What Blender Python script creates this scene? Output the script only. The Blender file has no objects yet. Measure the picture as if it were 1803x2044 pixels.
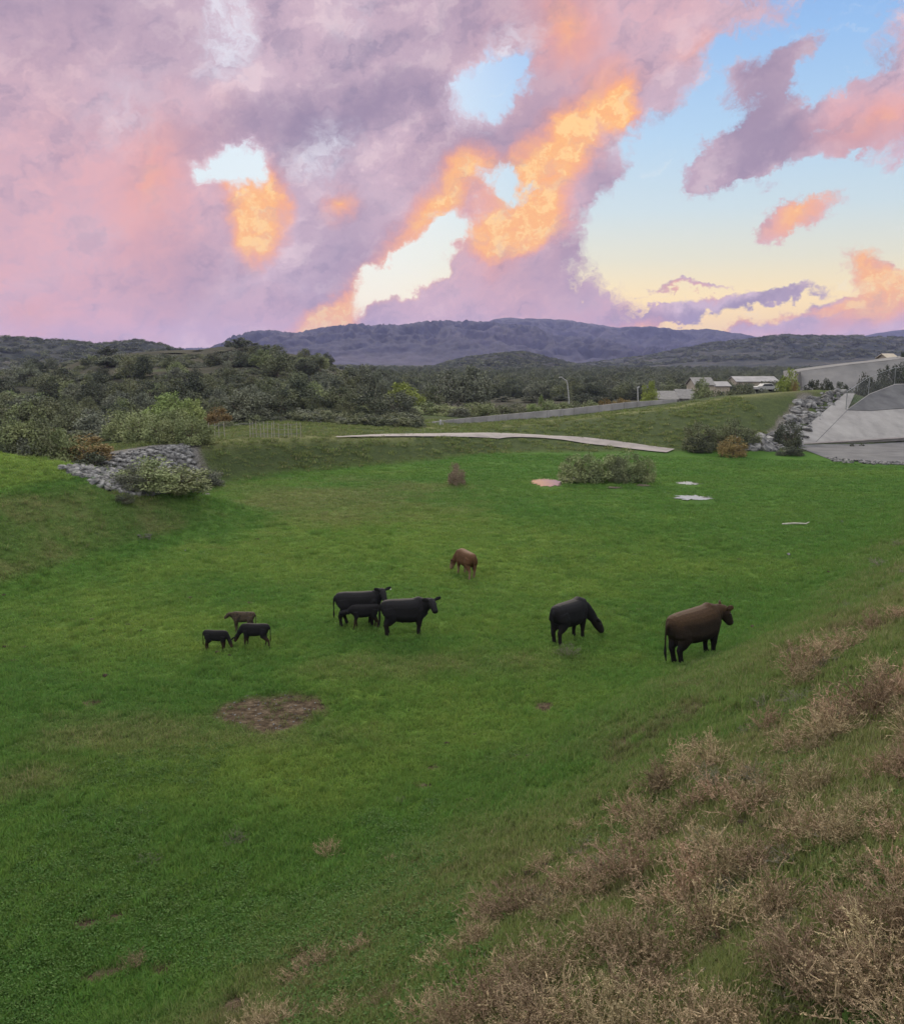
import bpy, bmesh, math, random
import numpy as np
from mathutils import Vector, Matrix
R = math.radians
C = bpy.context.scene.collection
sc = bpy.context.scene
random.seed(7)
rng = np.random.default_rng(11)

# ------------------------------------------------------------------ camera
FP, CX, CY = 1800.0, 901.5, 1021.5        # focal length and centre, in the units of a 1803 px wide view
PITCH, CAMZ = R(9.5), 10.2
cam = bpy.data.cameras.new('camera'); camo = bpy.data.objects.new('camera', cam); C.objects.link(camo)
camo.location = (0, 0, CAMZ); camo.rotation_euler = (R(90) - PITCH, 0, 0)
cam.sensor_fit = 'HORIZONTAL'; cam.sensor_width = 36; cam.lens = 36 * FP / 1803
cam.clip_start = 0.1; cam.clip_end = 40000
sc.camera = camo
sc.view_settings.view_transform = 'Standard'; sc.view_settings.look = 'None'
sc.view_settings.exposure = 0.12; sc.view_settings.gamma = 1.0

def ray(px, row):
    dx = (np.asarray(px, float) - CX) / FP; dy = (CY - np.asarray(row, float)) / FP
    return dx, math.cos(PITCH) + dy * math.sin(PITCH), -math.sin(PITCH) + dy * math.cos(PITCH)
def azel(px, row):
    X, Y, Z = ray(px, row)
    return math.degrees(math.atan2(X, Y)), math.degrees(math.atan2(Z, math.hypot(X, Y)))
def lin(r, g, b):
    f = lambda c: (c/255)/12.92 if c <= 10 else ((c/255+.055)/1.055)**2.4
    return (f(r), f(g), f(b), 1)

# ------------------------------------------------------------------ sun
SUN_EL, SUN_AZ = 26.0, -4.0     # degrees; azimuth measured from +Y towards +X
sd = bpy.data.lights.new('sun', 'SUN'); sd.energy = 3.1; sd.angle = R(16); sd.color = (1, .87, .70)
so = bpy.data.objects.new('sun', sd); C.objects.link(so)
sv = Vector((math.sin(R(SUN_AZ))*math.cos(R(SUN_EL)), math.cos(R(SUN_AZ))*math.cos(R(SUN_EL)), math.sin(R(SUN_EL))))
so.rotation_euler = sv.to_track_quat('Z', 'Y').to_euler()

# ------------------------------------------------------------------ node helper
class NT:
    def __init__(s, nt): s.nt = nt; s.n = nt.nodes; s.l = nt.links
    def new(s, t, **kw):
        n = s.n.new(t)
        for k, v in kw.items(): setattr(n, k, v)
        return n
    def put(s, sock, v):
        if v is None: return
        if hasattr(v, 'is_output'): s.l.new(v, sock)
        else: sock.default_value = v
    def math(s, op, a, b=None, c=None, clamp=False):
        n = s.new('ShaderNodeMath', operation=op, use_clamp=clamp)
        s.put(n.inputs[0], a); s.put(n.inputs[1], b); s.put(n.inputs[2], c)
        return n.outputs[0]
    def vmath(s, op, a, b=None, sc_=None):
        n = s.new('ShaderNodeVectorMath', operation=op)
        s.put(n.inputs[0], a); s.put(n.inputs[1], b)
        if sc_ is not None: s.put(n.inputs['Scale'], sc_)
        return n.outputs[0]
    def comb(s, x, y, z=0.0):
        n = s.new('ShaderNodeCombineXYZ'); s.put(n.inputs[0], x); s.put(n.inputs[1], y); s.put(n.inputs[2], z)
        return n.outputs[0]
    def noise(s, vec, scale, detail=4, rough=.55, col=False, dist=0.0):
        n = s.new('ShaderNodeTexNoise'); s.put(n.inputs['Vector'], vec)
        n.inputs['Scale'].default_value = scale; n.inputs['Detail'].default_value = detail
        n.inputs['Roughness'].default_value = rough; n.inputs['Distortion'].default_value = dist
        return n.outputs['Color' if col else 'Fac']
    def mapr(s, v, a, b, c=0.0, d=1.0, smooth=True):
        n = s.new('ShaderNodeMapRange'); n.interpolation_type = 'SMOOTHSTEP' if smooth else 'LINEAR'
        s.put(n.inputs['Value'], v)
        for i, q in zip((1, 2, 3, 4), (a, b, c, d)): n.inputs[i].default_value = q
        return n.outputs[0]
    def mix(s, f, a, b, mode='MIX'):
        n = s.new('ShaderNodeMix', data_type='RGBA', blend_type=mode)
        s.put(n.inputs[0], f); s.put(n.inputs[6], a); s.put(n.inputs[7], b)
        return n.outputs[2]
    def ramp(s, f, stops, interp='EASE'):
        n = s.new('ShaderNodeValToRGB'); s.put(n.inputs[0], f); cr = n.color_ramp; cr.interpolation = interp
        while len(cr.elements) < len(stops): cr.elements.new(.5)
        for e, (p, c) in zip(cr.elements, stops): e.position = p; e.color = c
        return n.outputs[0]

# ------------------------------------------------------------------ sky
w = bpy.data.worlds.new('World'); sc.world = w; w.use_nodes = True
T = NT(w.node_tree); T.n.clear()
tc = T.new('ShaderNodeTexCoord').outputs['Generated']
sep = T.new('ShaderNodeSeparateXYZ'); T.l.new(tc, sep.inputs[0])
AZ = T.math('MULTIPLY', T.math('ARCTAN2', sep.outputs[0], sep.outputs[1]), 57.29578)
EL = T.math('MULTIPLY', T.math('ARCSINE', sep.outputs[2]), 57.29578)
P = T.comb(AZ, EL)
def warped(p, amp1, s1, amp2, s2, sy=1.0):
    m = T.vmath('MULTIPLY', p, (1, sy, 1))
    a = T.vmath('SUBTRACT', T.noise(m, s1, 3, .5, True), (.5, .5, .5))
    b = T.vmath('SUBTRACT', T.noise(m, s2, 6, .62, True), (.5, .5, .5))
    q = T.vmath('ADD', p, T.vmath('SCALE', a, sc_=amp1))
    return T.vmath('MULTIPLY', T.vmath('ADD', q, T.vmath('SCALE', b, sc_=amp2)), (1, 1, 0))
WP = warped(P, 5.0, .16, 3.2, .55)
WS = warped(P, 1.8, .25, 2.3, .8, 1.3)
PXD = 1800 * math.pi / 180               # view units per degree near the centre
def blobs(vec, lst, start=0.0):
    acc = start
    for (cx, cy, rx, ry, rot, wt) in lst:
        a, e = azel(cx, cy)
        m = T.new('ShaderNodeMapping', vector_type='TEXTURE'); T.put(m.inputs[0], vec)
        m.inputs['Location'].default_value = (a, e, 0); m.inputs['Rotation'].default_value = (0, 0, R(rot))
        m.inputs['Scale'].default_value = (rx / PXD, ry / PXD, 1)
        g = T.new('ShaderNodeTexGradient', gradient_type='SPHERICAL'); T.l.new(m.outputs[0], g.inputs[0])
        acc = T.math('MULTIPLY_ADD', g.outputs['Fac'], wt, acc)
    return acc
# clear air, from the horizon up
e01 = T.math('DIVIDE', EL, 40.0, clamp=True)
clear = T.ramp(e01, [(0.0, lin(255,190,128)), (.045, lin(255,214,140)), (.095, lin(252,225,165)), (.15, lin(222,219,196)),
                     (.22, lin(196,214,220)), (.32, lin(170,203,230)), (.44, lin(142,184,230)), (.52, lin(122,168,225)), (1, lin(105,145,210))], 'LINEAR')
left = T.mapr(AZ, 7.0, -5.0)
clear = T.mix(T.math('MULTIPLY', left, .6), clear, lin(232, 240, 240))
nish = T.new('ShaderNodeTexSky', sky_type='NISHITA'); nish.sun_disc = False
nish.sun_elevation = R(SUN_EL); nish.sun_rotation = R(SUN_AZ); nish.air_density = 1.2
clear = T.mix(.05, clear, T.vmath('SCALE', nish.outputs[0], sc_=.12))
wisp = T.noise(T.vmath('MULTIPLY', WS, (.25, 1.6, 1)), .8, 6, .6)
clear = T.mix(T.math('MULTIPLY', T.mapr(wisp, .58, .74), .25), clear, lin(240, 238, 235))
# cloud density
big = [(150,100,900,520,10,2.4),(300,560,760,420,0,2.4),(820,120,640,330,25,1.8),(1130,90,260,420,-12,1.5),(1180,230,160,260,-25,1.0),
       (1090,370,240,190,40,1.2),(1000,600,290,170,0,2.0),(1170,600,140,120,-30,.6),(760,420,300,190,20,1.0),(1190,330,110,110,0,.8),
       (1420,30,260,70,14,1.5),(1320,110,95,100,60,1.3),(300,700,800,160,0,1.8),(1000,690,420,120,0,2.0),(1215,200,60,110,-25,.8),
       (950,178,115,78,30,-2.6),(1030,110,90,70,50,-1.9),(480,345,88,88,35,-4.8),(868,492,135,56,42,-3.5),(775,575,76,50,28,-3.1),
       (1003,352,50,80,65,-2.6),(450,70,100,130,-30,-1.2),(1290,300,60,120,0,-.8),(905,545,50,40,60,-.5),(1100,460,40,50,0,-.2),
       (1250,420,160,220,0,-1.1),(640,652,110,28,8,-1.2),(1200,480,60,120,0,-1.0)]
big2 = [(1500,160,80,60,20,1.6),(1595,110,95,36,42,1.5),(1495,285,135,66,32,2.0),(1660,225,260,42,24,1.7),(1430,335,95,50,35,1.3),
        (1610,305,170,26,8,1.5),(1780,245,130,75,12,1.7),(1545,215,60,40,60,.8),(1810,60,70,130,-15,1.2),
        (1590,432,110,36,24,1.6),(1545,450,50,28,30,.9),(1525,376,45,26,0,.7),(1722,520,46,46,20,1.5),(1755,535,30,26,0,.8),
        (1430,612,230,26,9,2.0),(1540,592,110,22,4,1.3),(1280,640,110,34,8,1.4),(1370,574,120,11,3,1.5),
        (1640,655,280,48,10,1.8),(1790,600,140,80,15,1.7),(1560,668,200,20,4,1.3),(1790,330,40,30,0,1.0),(1340,205,60,22,30,.8),
        (1690,628,140,34,12,1.3)]
n1 = T.noise(T.vmath('MULTIPLY', WP, (1, 1.1, 1)), .33, 8, .62)
n2 = T.noise(T.vmath('ADD', WS, (20, 7, 0)), .9, 8, .65)
D1 = blobs(WP, big)
D1 = T.math('ADD', D1, T.math('MULTIPLY', T.math('SUBTRACT', n1, .5), 1.1))
n3 = T.noise(T.vmath('ADD', WP, (2, 40, 0)), 1.9, 7, .68)
D1 = T.math('ADD', D1, T.math('MULTIPLY', T.math('SUBTRACT', n3, .5), 1.7))
dens1 = T.mapr(D1, .22, 1.3)
D2 = blobs(WS, big2)
D2 = T.math('ADD', D2, T.math('MULTIPLY', T.math('SUBTRACT', n2, .5), 1.3))
D2 = T.math('ADD', D2, T.math('MULTIPLY', T.math('SUBTRACT', n3, .5), 1.3))
dens2 = T.mapr(D2, .30, 1.15)
# sky away from this view: broken high cloud
gen = T.noise(T.vmath('MULTIPLY', tc, (1, 1, 2.2)), 2.6, 7, .6)
side = T.math('MAXIMUM', T.mapr(T.math('ABSOLUTE', AZ), 33, 48), T.mapr(EL, 24, 34))
dens3 = T.math('MULTIPLY', T.mapr(gen, .42, .58), side)
dens = T.math('MAXIMUM', T.math('MAXIMUM', dens1, dens2), dens3)
# cloud colour
def streak(v, off, sx, sy, rot=28):
    m = T.new('ShaderNodeMapping', vector_type='TEXTURE'); T.put(m.inputs[0], v); m.inputs['Location'].default_value = off
    m.inputs['Rotation'].default_value = (0, 0, R(rot)); m.inputs['Scale'].default_value = (sx, sy, 1); return m.outputs[0]
shade = T.noise(streak(WP, (3, 11, 0), 9, 4.6), 1.0, 6, .52)
base = T.ramp(shade, [(.30, lin(142,131,152)), (.42, lin(174,154,174)), (.51, lin(197,171,187)), (.60, lin(212,186,199)), (.72, lin(224,206,216))], 'EASE')
shade2 = T.noise(streak(WS, (31, 5, 0), 2.6, 1.5), 1.0, 8, .58)
base = T.mix(.5, base, T.ramp(shade2, [(.32, lin(146,134,158)), (.5, lin(196,170,185)), (.66, lin(230,206,210))], 'EASE'))
pink = blobs(WP, [(60,520,420,260,0,.9),(320,380,190,240,-40,1.1),(250,620,420,120,0,.6),(980,480,330,260,30,.7),(1080,620,260,90,0,.5),
                  (1130,60,260,200,30,.8),(80,260,360,260,0,.5),(640,640,240,90,0,.7),(1560,665,360,60,0,1.0),(1740,230,170,80,15,1.2),(1370,30,300,80,0,.5),(1240,640,150,50,0,.9)], 0.0)
base = T.mix(T.math('MULTIPLY', T.math('MINIMUM', pink, 1.0), T.mapr(shade2, .3, .7, .35, .9)), base, lin(222, 168, 172))
dark = blobs(WP, [(650,230,340,70,8,1.3),(1000,260,300,110,35,.7),(120,20,420,110,0,.7),(700,520,120,190,10,.7),(380,560,170,110,-20,.55),
                  (1150,560,130,130,-30,.55),(1500,285,150,80,25,1.1),(1600,300,170,40,10,.9),(1430,612,260,30,9,1.6),(1520,160,160,90,20,.9),(1190,340,80,90,0,.8),
                  (950,60,300,130,20,.5)])
base = T.mix(T.math('MULTIPLY', T.math('MINIMUM', dark, 1.0), .75), base, lin(143, 128, 155))
WO = T.vmath('SCALE', T.vmath('ADD', WS, WP), sc_=.5)
org = blobs(WO, [(770,540,120,46,40,.5),(1055,380,215,88,58,1.6),(1190,222,140,72,52,1.15),(1010,465,150,58,12,1.2),(1000,330,90,50,50,.4),(840,440,180,60,48,.55),(1110,470,60,120,0,.25),(515,430,75,120,-10,2.0),(672,415,60,50,50,1.0),
                 (640,640,110,40,25,1.4),(1130,45,120,130,60,.8),(890,400,140,70,45,.9),(940,330,60,60,40,.5),(700,610,120,50,30,.8),
                 (310,360,220,100,80,.42),(330,350,130,190,-50,.2),(1590,435,150,60,24,1.0),(1722,520,60,60,0,1.3),(1790,585,150,60,18,1.6),(1280,660,150,28,5,.9),
                 (1760,240,170,70,15,.6),(1370,574,150,25,3,.8),(1390,90,120,30,20,.5),(60,640,150,60,0,.5),(1245,210,40,60,0,1.0),(1470,640,260,14,9,1.2)])
orgf = T.math('MULTIPLY', T.mapr(org, .0, 1.15), T.mapr(shade2, .25, .55, .6, 1.0))
orgc = T.ramp(T.math('MULTIPLY', T.math('MINIMUM', org, 1.05), T.mapr(T.math('MULTIPLY_ADD', n3, .22, T.math('MULTIPLY', n2, .78)), .38, .62, .70, 1.0)), [(.08, lin(226,150,142)), (.35, lin(236,156,132)), (.62, lin(246,170,124)), (.85, lin(250,184,122)), (1.0, lin(253,206,142))], 'EASE')
base = T.mix(orgf, base, orgc)
# thin rims let the bright sky through
rim = T.math('MULTIPLY', T.mapr(D1, .4, 1.9, 1.0, 0.0), T.mapr(AZ, 5, -1))
base = T.mix(T.math('MULTIPLY', rim, .55), base, T.mix(T.mapr(EL, 14, 6), lin(226, 206, 220), lin(248, 190, 160)))
veil = blobs(WS, [(455,85,70,110,-25,1.2),(440,50,40,60,0,.7),(665,285,80,70,20,.7),(700,40,90,90,0,.4),(1010,120,120,60,50,.8),(950,235,80,50,0,.5),(600,330,90,50,-20,.5),(1230,280,70,50,0,.5),(250,230,160,120,30,.4),(480,560,150,90,0,.25)])
base = T.mix(T.math('MULTIPLY', T.mapr(veil, .05, .8), T.mapr(n2, .35, .62, .1, .75)), base, lin(226, 226, 236))
out = T.mix(dens, clear, base)
bright = T.mix(gen, (1.0, 1.06, 1.14, 1), (1.75, 1.68, 1.62, 1))  # unseen sky overhead and behind, made brighter to fill-light the ground
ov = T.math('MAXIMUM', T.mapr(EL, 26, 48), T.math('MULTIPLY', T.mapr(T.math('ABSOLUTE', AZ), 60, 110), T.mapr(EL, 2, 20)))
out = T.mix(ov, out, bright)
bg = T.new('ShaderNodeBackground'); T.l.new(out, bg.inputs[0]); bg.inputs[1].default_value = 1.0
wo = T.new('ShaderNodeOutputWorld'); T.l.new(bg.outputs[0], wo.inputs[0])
w.cycles.sampling_method = 'MANUAL'; w.cycles.sample_map_resolution = 512

# ------------------------------------------------------------------ tags and mesh helpers
def tag(o, label=None, cat=None, group=None, kind=None):
    if label: o['label'] = label
    if cat: o['category'] = cat
    if group: o['group'] = group
    if kind: o['kind'] = kind
    return o
def mesh_obj(name, verts, faces, mats, parent=None, smooth=False, link=True, midx=None):
    me = bpy.data.meshes.new(name)
    V = np.asarray(verts, dtype=np.float32)
    if isinstance(faces, np.ndarray):
        k = faces.shape[1]; nf = len(faces)
        me.vertices.add(len(V)); me.vertices.foreach_set('co', V.ravel())
        me.loops.add(nf*k); me.loops.foreach_set('vertex_index', faces.astype(np.int32).ravel())
        me.polygons.add(nf); me.polygons.foreach_set('loop_start', np.arange(0, nf*k, k, dtype=np.int32))
        me.update(calc_edges=True)
    else:
        me.from_pydata([tuple(v) for v in V], [], [list(f) for f in faces]); me.update()
    for m in (mats if isinstance(mats, (list, tuple)) else [mats]): me.materials.append(m)
    if midx is not None: me.polygons.foreach_set('material_index', np.asarray(midx, dtype=np.int32))
    if smooth: me.polygons.foreach_set('use_smooth', np.ones(len(me.polygons), dtype=bool))
    o = bpy.data.objects.new(name, me)
    if link: C.objects.link(o)
    if parent: o.parent = parent
    return o
def empty(name, loc, rz=0):
    o = bpy.data.objects.new(name, None); C.objects.link(o); o.location = loc; o.rotation_euler = (0, 0, rz); o.empty_display_size = .2
    return o
class MB:
    def __init__(s): s.v = []; s.f = []
    def add(s, vs, fs):
        b = len(s.v); s.v += [tuple(v) for v in vs]; s.f += [tuple(i + b for i in f) for f in fs]; return s
    def box(s, x0, x1, y0, y1, z0, z1):
        return s.add([(x0,y0,z0),(x1,y0,z0),(x1,y1,z0),(x0,y1,z0),(x0,y0,z1),(x1,y0,z1),(x1,y1,z1),(x0,y1,z1)],
                     [(0,3,2,1),(4,5,6,7),(0,1,5,4),(1,2,6,5),(2,3,7,6),(3,0,4,7)])
    def tube(s, pts, rads, n=8, flat=None):
        pts = [Vector(p) for p in pts]; vs = []; up = None
        for i, p in enumerate(pts):
            d = (pts[min(i+1, len(pts)-1)] - pts[max(i-1, 0)]).normalized()
            ref = Vector((0, 0, 1)) if abs(d.z) < .93 else Vector((1, 0, 0))
            if up is not None: ref = up
            a = d.cross(ref)
            if a.length < 1e-4: a = d.cross(Vector((0, 1, 0)))
            a.normalize(); b = a.cross(d).normalized(); up = b
            r = rads[i] if isinstance(rads[i], tuple) else (rads[i], rads[i])
            for k in range(n):
                t = 2*math.pi*k/n; vs.append(p + a*math.cos(t)*r[0] + b*math.sin(t)*r[1])
        fs = []
        for i in range(len(pts)-1):
            for k in range(n): fs.append((i*n+k, i*n+(k+1) % n, (i+1)*n+(k+1) % n, (i+1)*n+k))
        fs.append(tuple(range(n))[::-1]); fs.append(tuple((len(pts)-1)*n+k for k in range(n)))
        return s.add(vs, fs)
    def build(s, name, m, parent=None, smooth=False): return mesh_obj(name, s.v, s.f, m, parent, smooth)

def sstep(x): x = np.clip(x, 0, 1); return x*x*(3-2*x)
_tab = rng.random((256, 256))
def vnoise(x, y):
    xi = np.floor(x).astype(int); yi = np.floor(y).astype(int); fx = x-xi; fy = y-yi
    fx = fx*fx*(3-2*fx); fy = fy*fy*(3-2*fy)
    g = lambda a, b: _tab[a % 256, b % 256]
    return (g(xi,yi)*(1-fx)+g(xi+1,yi)*fx)*(1-fy)+(g(xi,yi+1)*(1-fx)+g(xi+1,yi+1)*fx)*fy
def fbm(x, y, sc_=1.0, octs=4, rough=.5):
    s = 0; a = 1; t = 0
    for i in range(octs):
        s = s + a*vnoise(x/sc_*2**i+i*17.3, y/sc_*2**i+i*9.1); t += a; a *= rough
    return s/t
ip = np.interp

# ------------------------------------------------------------------ terrain
TOE_Y = [-60,-20,0,12.5,17.5,22.5,29.7,37.7,63,100,200]
TOE_X = [-75,-32,-15,-4.7,-1,2,8.6,15,32,58,120]
def slope_d(x, y): return .76*(x - ip(y, TOE_Y, TOE_X))
def yT1(x): return ip(x, [-60,-34,-26,-20.8,-13.9,-5,5.5,25,40], [60,64,67,72,82,88,100,101,101])
def h1(x): return ip(x, [-60,-40,-33,-26,-20,-10,5,13,20,25], [.9,1.1,2.0,2.9,3.07,2.45,1.6,1.1,.45,0])
def yS2(x): return ip(x, [-60,-10,10,20,36,41,57,80], [100,101,103,102,101,107,115,120])
def yC2(x): return ip(x, [-40,-7,10.8,20,31.4,38.6,50.5,62,90], [106,108,118,120,122,123,126,132,140])
def h2(x): return ip(x, [-30,-7,10.8,20,31.4,38.6,50.5,60,90], [0.8,1.4,2.1,2.9,4.1,5.3,6.3,6.9,8])
HPX = [-900,-400,0,100,180,250,330,400,450,500,560,620,680,740,800,900]
HZ =  [9,8,6.5,8,10.5,12,13,13.5,15,15.5,13,11,7,3,.5,0]
HAZ = [math.degrees(math.atan2((p-CX)/FP, 1.0)) for p in HPX]
def terr(x, y):
    x = np.asarray(x, float); y = np.asarray(y, float)
    r = np.hypot(x, y); az = np.degrees(np.arctan2(x, y))
    near = np.clip(1 - (r-70)/40, .25, 1)
    z = (fbm(x, y, 6.0, 4)-.5)*.22*near
    d = slope_d(x, y)
    sp = np.where(d > 30, d, np.log1p(np.exp(np.clip(d, -30, 30)*1.1))/1.1)
    lump = (fbm(x+50, y, 2.2, 4)-.5)*.45*sstep(d/4)
    zs = np.minimum(.56*sp, 8.3 + 0*sp) + lump
    zs = zs * sstep((112-r)/25)
    # spur on the left
    xt = ip(y, [-20,10,38.5,54,58,70], [-40,-32,-19.6,-14.4,-13.4,-13])
    dl = .94*(xt-x); spl = np.where(dl > 30, dl, np.log1p(np.exp(np.clip(dl,-30,30)*1.0)))
    sA = .56*np.clip(spl-.3, 0, 40); sB = 2.45+.17*spl; zl = -.2*np.log(np.exp(-sA/.2)+np.exp(-sB/.2)); zl = np.clip(zl, 0, 7)
    yr = ip(x, [-90,-60,-31,-20,-13], [72,67,61.5,58.5,57.5])
    back = np.clip(.48*(yr+5-y), 0, 50)
    k = .35; zb = -k*np.log(np.exp(-zl/k)+np.exp(-np.minimum(back,20)/k)); zb = np.clip(zb, 0, None)
    # embankments
    s1 = h1(x)*sstep((y-yT1(x))/9.0)
    s2 = h2(x)*np.where(x > 39, np.clip((y-yS2(x))/(yC2(x)-yS2(x)), 0, 1), sstep((y-yS2(x)+2)/(yC2(x)-yS2(x)+2)))
    em = np.maximum(s1, s2)
    drop = sstep((r-135)/25)
    em = em*(1-drop) + drop*0.3
    # hill on the left
    H = ip(az, HAZ, HZ)
    hz = H*sstep((r-118)/215)*(1-.55*sstep((r-345)/150))*(1-.45*sstep((r-700)/300))
    hz = hz + H*.14*(fbm(x, y, 34.0, 4)-.5)*2*sstep((r-130)/80)*(r < 900)
    return z + zs + zb + np.maximum(em, hz)
def T1(x, y): return float(terr(x, y))
def cast(px, row, tmax=420):
    """where the line of sight through a view position meets the ground"""
    dx, dy, dz = ray(px, row); shp = np.broadcast(dx, dy, dz).shape
    dx, dy, dz = [np.broadcast_to(a, shp).astype(float) for a in (dx, dy, dz)]
    dx, dy, dz = dx.copy().ravel(), dy.copy().ravel(), dz.copy().ravel()
    t = np.full(dx.shape, 3.0); hit = np.zeros(dx.shape, bool); act = np.arange(len(t)); fine = len(t) < 50
    while len(act):
        ta = t[act]; h_ = CAMZ+dz[act]*ta <= terr(dx[act]*ta, dy[act]*ta)
        hit[act[h_]] = True; act = act[~h_]; t[act] += np.maximum(.04, t[act]*(.004 if fine else .008)); act = act[t[act] <= tmax]
    return dx*t, dy*t, terr(dx*t, dy*t), hit
TG = 3*(430/3)**np.linspace(0, 1, 900)
def at(px, row):
    dx, dy, dz = [float(q) for q in ray(px, row)]; tg = TG
    for k_ in range(2):
        hit_ = CAMZ+dz*tg <= terr(dx*tg, dy*tg); i = int(np.argmax(hit_)) if hit_.any() else len(tg)-1
        tg = np.linspace(tg[max(i-1, 0)], tg[i], 24)
    t = tg[i] if i < 24 else tg[-1]
    return Vector((dx*t, dy*t, T1(dx*t, dy*t)))
def at_y(px, row, Y):
    dx, dy, dz = ray(px, row); t = Y/dy; return Vector((dx*t, Y, CAMZ+dz*t))

# colour zones of the ground: dry straw, yellow-green flush, bare earth, bright crest, painted spur shade
def ell(x, y, cx, cy, rx, ry, rot=0):
    c, s = math.cos(R(rot)), math.sin(R(rot)); u = ((x-cx)*c+(y-cy)*s)/rx; v = (-(x-cx)*s+(y-cy)*c)/ry
    return np.hypot(u, v)
def wel(px, row, wpx, hpx):
    p = at(px, row); a = at(px, row-hpx/2); b = at(px, row+hpx/2)
    return p.x, (a.y+b.y)/2, wpx/2*p.y/1780, max(abs(a.y-b.y)/2, .2)
DIRT = [(wel(535,1422,215,80), -12), (wel(180,1402,60,12), 0), (wel(170,1845,70,26), 10), (wel(235,1830,50,20), 10), (wel(210,1945,110,30), 15),
        (wel(325,1935,60,16), 0), (wel(865,1533,40,14), 0), (wel(845,1568,36,12), 0), (wel(1085,1412,44,26), 0), (wel(470,2010,80,50), 20),
        (wel(600,1912,60,16), 20), (wel(830,1725,40,14), 0), (wel(560,1880,30,12), 0)]
YEL = [wel(760,1150,1500,330), wel(250,1270,1000,260), wel(900,1400,900,260), wel(500,1540,900,160)]
DRYB = [wel(640,1010,700,120), wel(300,1470,900,110), wel(880,1330,560,80), wel(60,1560,300,100)]
def bankmask(x, y):
    n = fbm(x+9, y+31, 4.0, 4, .6)-.5
    return np.maximum(sstep((y-yT1(x)-.6+n*3)/2.2), sstep((y-yS2(x)+n*3)/2.2))*(np.hypot(x, y) < 135)*(y > 55)
def zones(x, y):
    n = fbm(x+9, y+31, 5.0, 5, .6); n2 = fbm(x-70, y+3, 1.3, 4, .6); n3 = fbm(x+200, y-40, 16, 3)
    d = slope_d(x, y)
    slope = sstep((d+.8+(n-.5)*4)/3.2)*(y < 110)
    dry = slope*np.clip(.16+.065*d+.75*(n-.5)+.5*(n2-.5), .0, .8)
    xt = ip(y, [-20,10,38.5,54,58,70], [-40,-32,-19.6,-14.4,-13.4,-13]); dl = xt-x
    face = sstep((dl-.4)/1.0)*sstep((7.2-dl+(n-.5)*3)/1.6)*(y < 62)*sstep((57-y)/5)  # spur's near face: drier olive, with its shade painted into the zones
    dry = np.maximum(dry*(1-sstep(dl/1.5)*(y < 68)*(x < -10)), face*(.20+.5*sstep((n-.4)/.2)))
    for c in DRYB: dry = np.maximum(dry, .55*sstep((1.2-ell(x, y, *c)+(n-.5)*1.6+(n2-.5)*.9)/1.2))
    em = np.maximum(sstep((y-yT1(x)-.5)/3), sstep((y-yS2(x))/3))*(np.hypot(x, y) < 135)
    dry = np.maximum(dry, .62*em)
    yel = 0*x
    YY = 1
    for c in YEL: yel = np.maximum(yel, .9*sstep((1.25-ell(x, y, *c)+(n-.5)*1.5+(n2-.5)*.8)/1.3))
    yel = np.maximum(yel*(1-face)*(1-.8*sstep((dl+1.2)/1)*(y < 62)*sstep((3-dl)/2)), 1.1*sstep((dl-6.5)/1.5)*(y < 70)*(x < -12))  # flush cleared on spur face and toe as painted shade, full on top
    yel = np.clip(yel*.85*(1-slope)+.9*(fbm(x*.6-11, y+64, 7, 4, .6)-.47)*(1-.6*slope), 0, 1)
    dirt = 0*x
    for c, rt in DIRT: dirt = np.maximum(dirt, sstep((1.15-ell(x, y, *c, rt)+(n2-.5)*.8)*3))
    dirt = np.maximum(dirt, .8*slope*sstep((n2-.60)*8)*sstep((d-1)/2))
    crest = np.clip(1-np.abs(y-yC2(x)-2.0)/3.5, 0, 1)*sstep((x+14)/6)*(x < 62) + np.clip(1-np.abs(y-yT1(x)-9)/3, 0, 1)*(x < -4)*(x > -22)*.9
    # gravelly ground below the rocks and along the back of the spur
    gr = sstep((1.0-ell(x, y, -26, 72, 7, 9)+(n2-.5)*.3)*4)
    gr = np.maximum(gr, sstep((1.1-np.abs(y-(yT1(x)-5.5))/1.6)*2)*(x < -19)*(x > -33))
    gr = np.maximum(gr, sstep((1.6-np.abs((x-ip(y,[95,101,108,124,130],[34,40.5,40.5,50.5,52])) + 2.0)+(n2-.5)*2))*(y > 103)*(y < 125))
    hill = sstep((np.hypot(x, y)-128)/20)
    return np.clip(dry, 0, 1), np.clip(yel, 0, 1), np.clip(np.maximum(dirt, gr*.9), 0, 1), np.clip(crest, 0, 1), gr, hill

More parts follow.
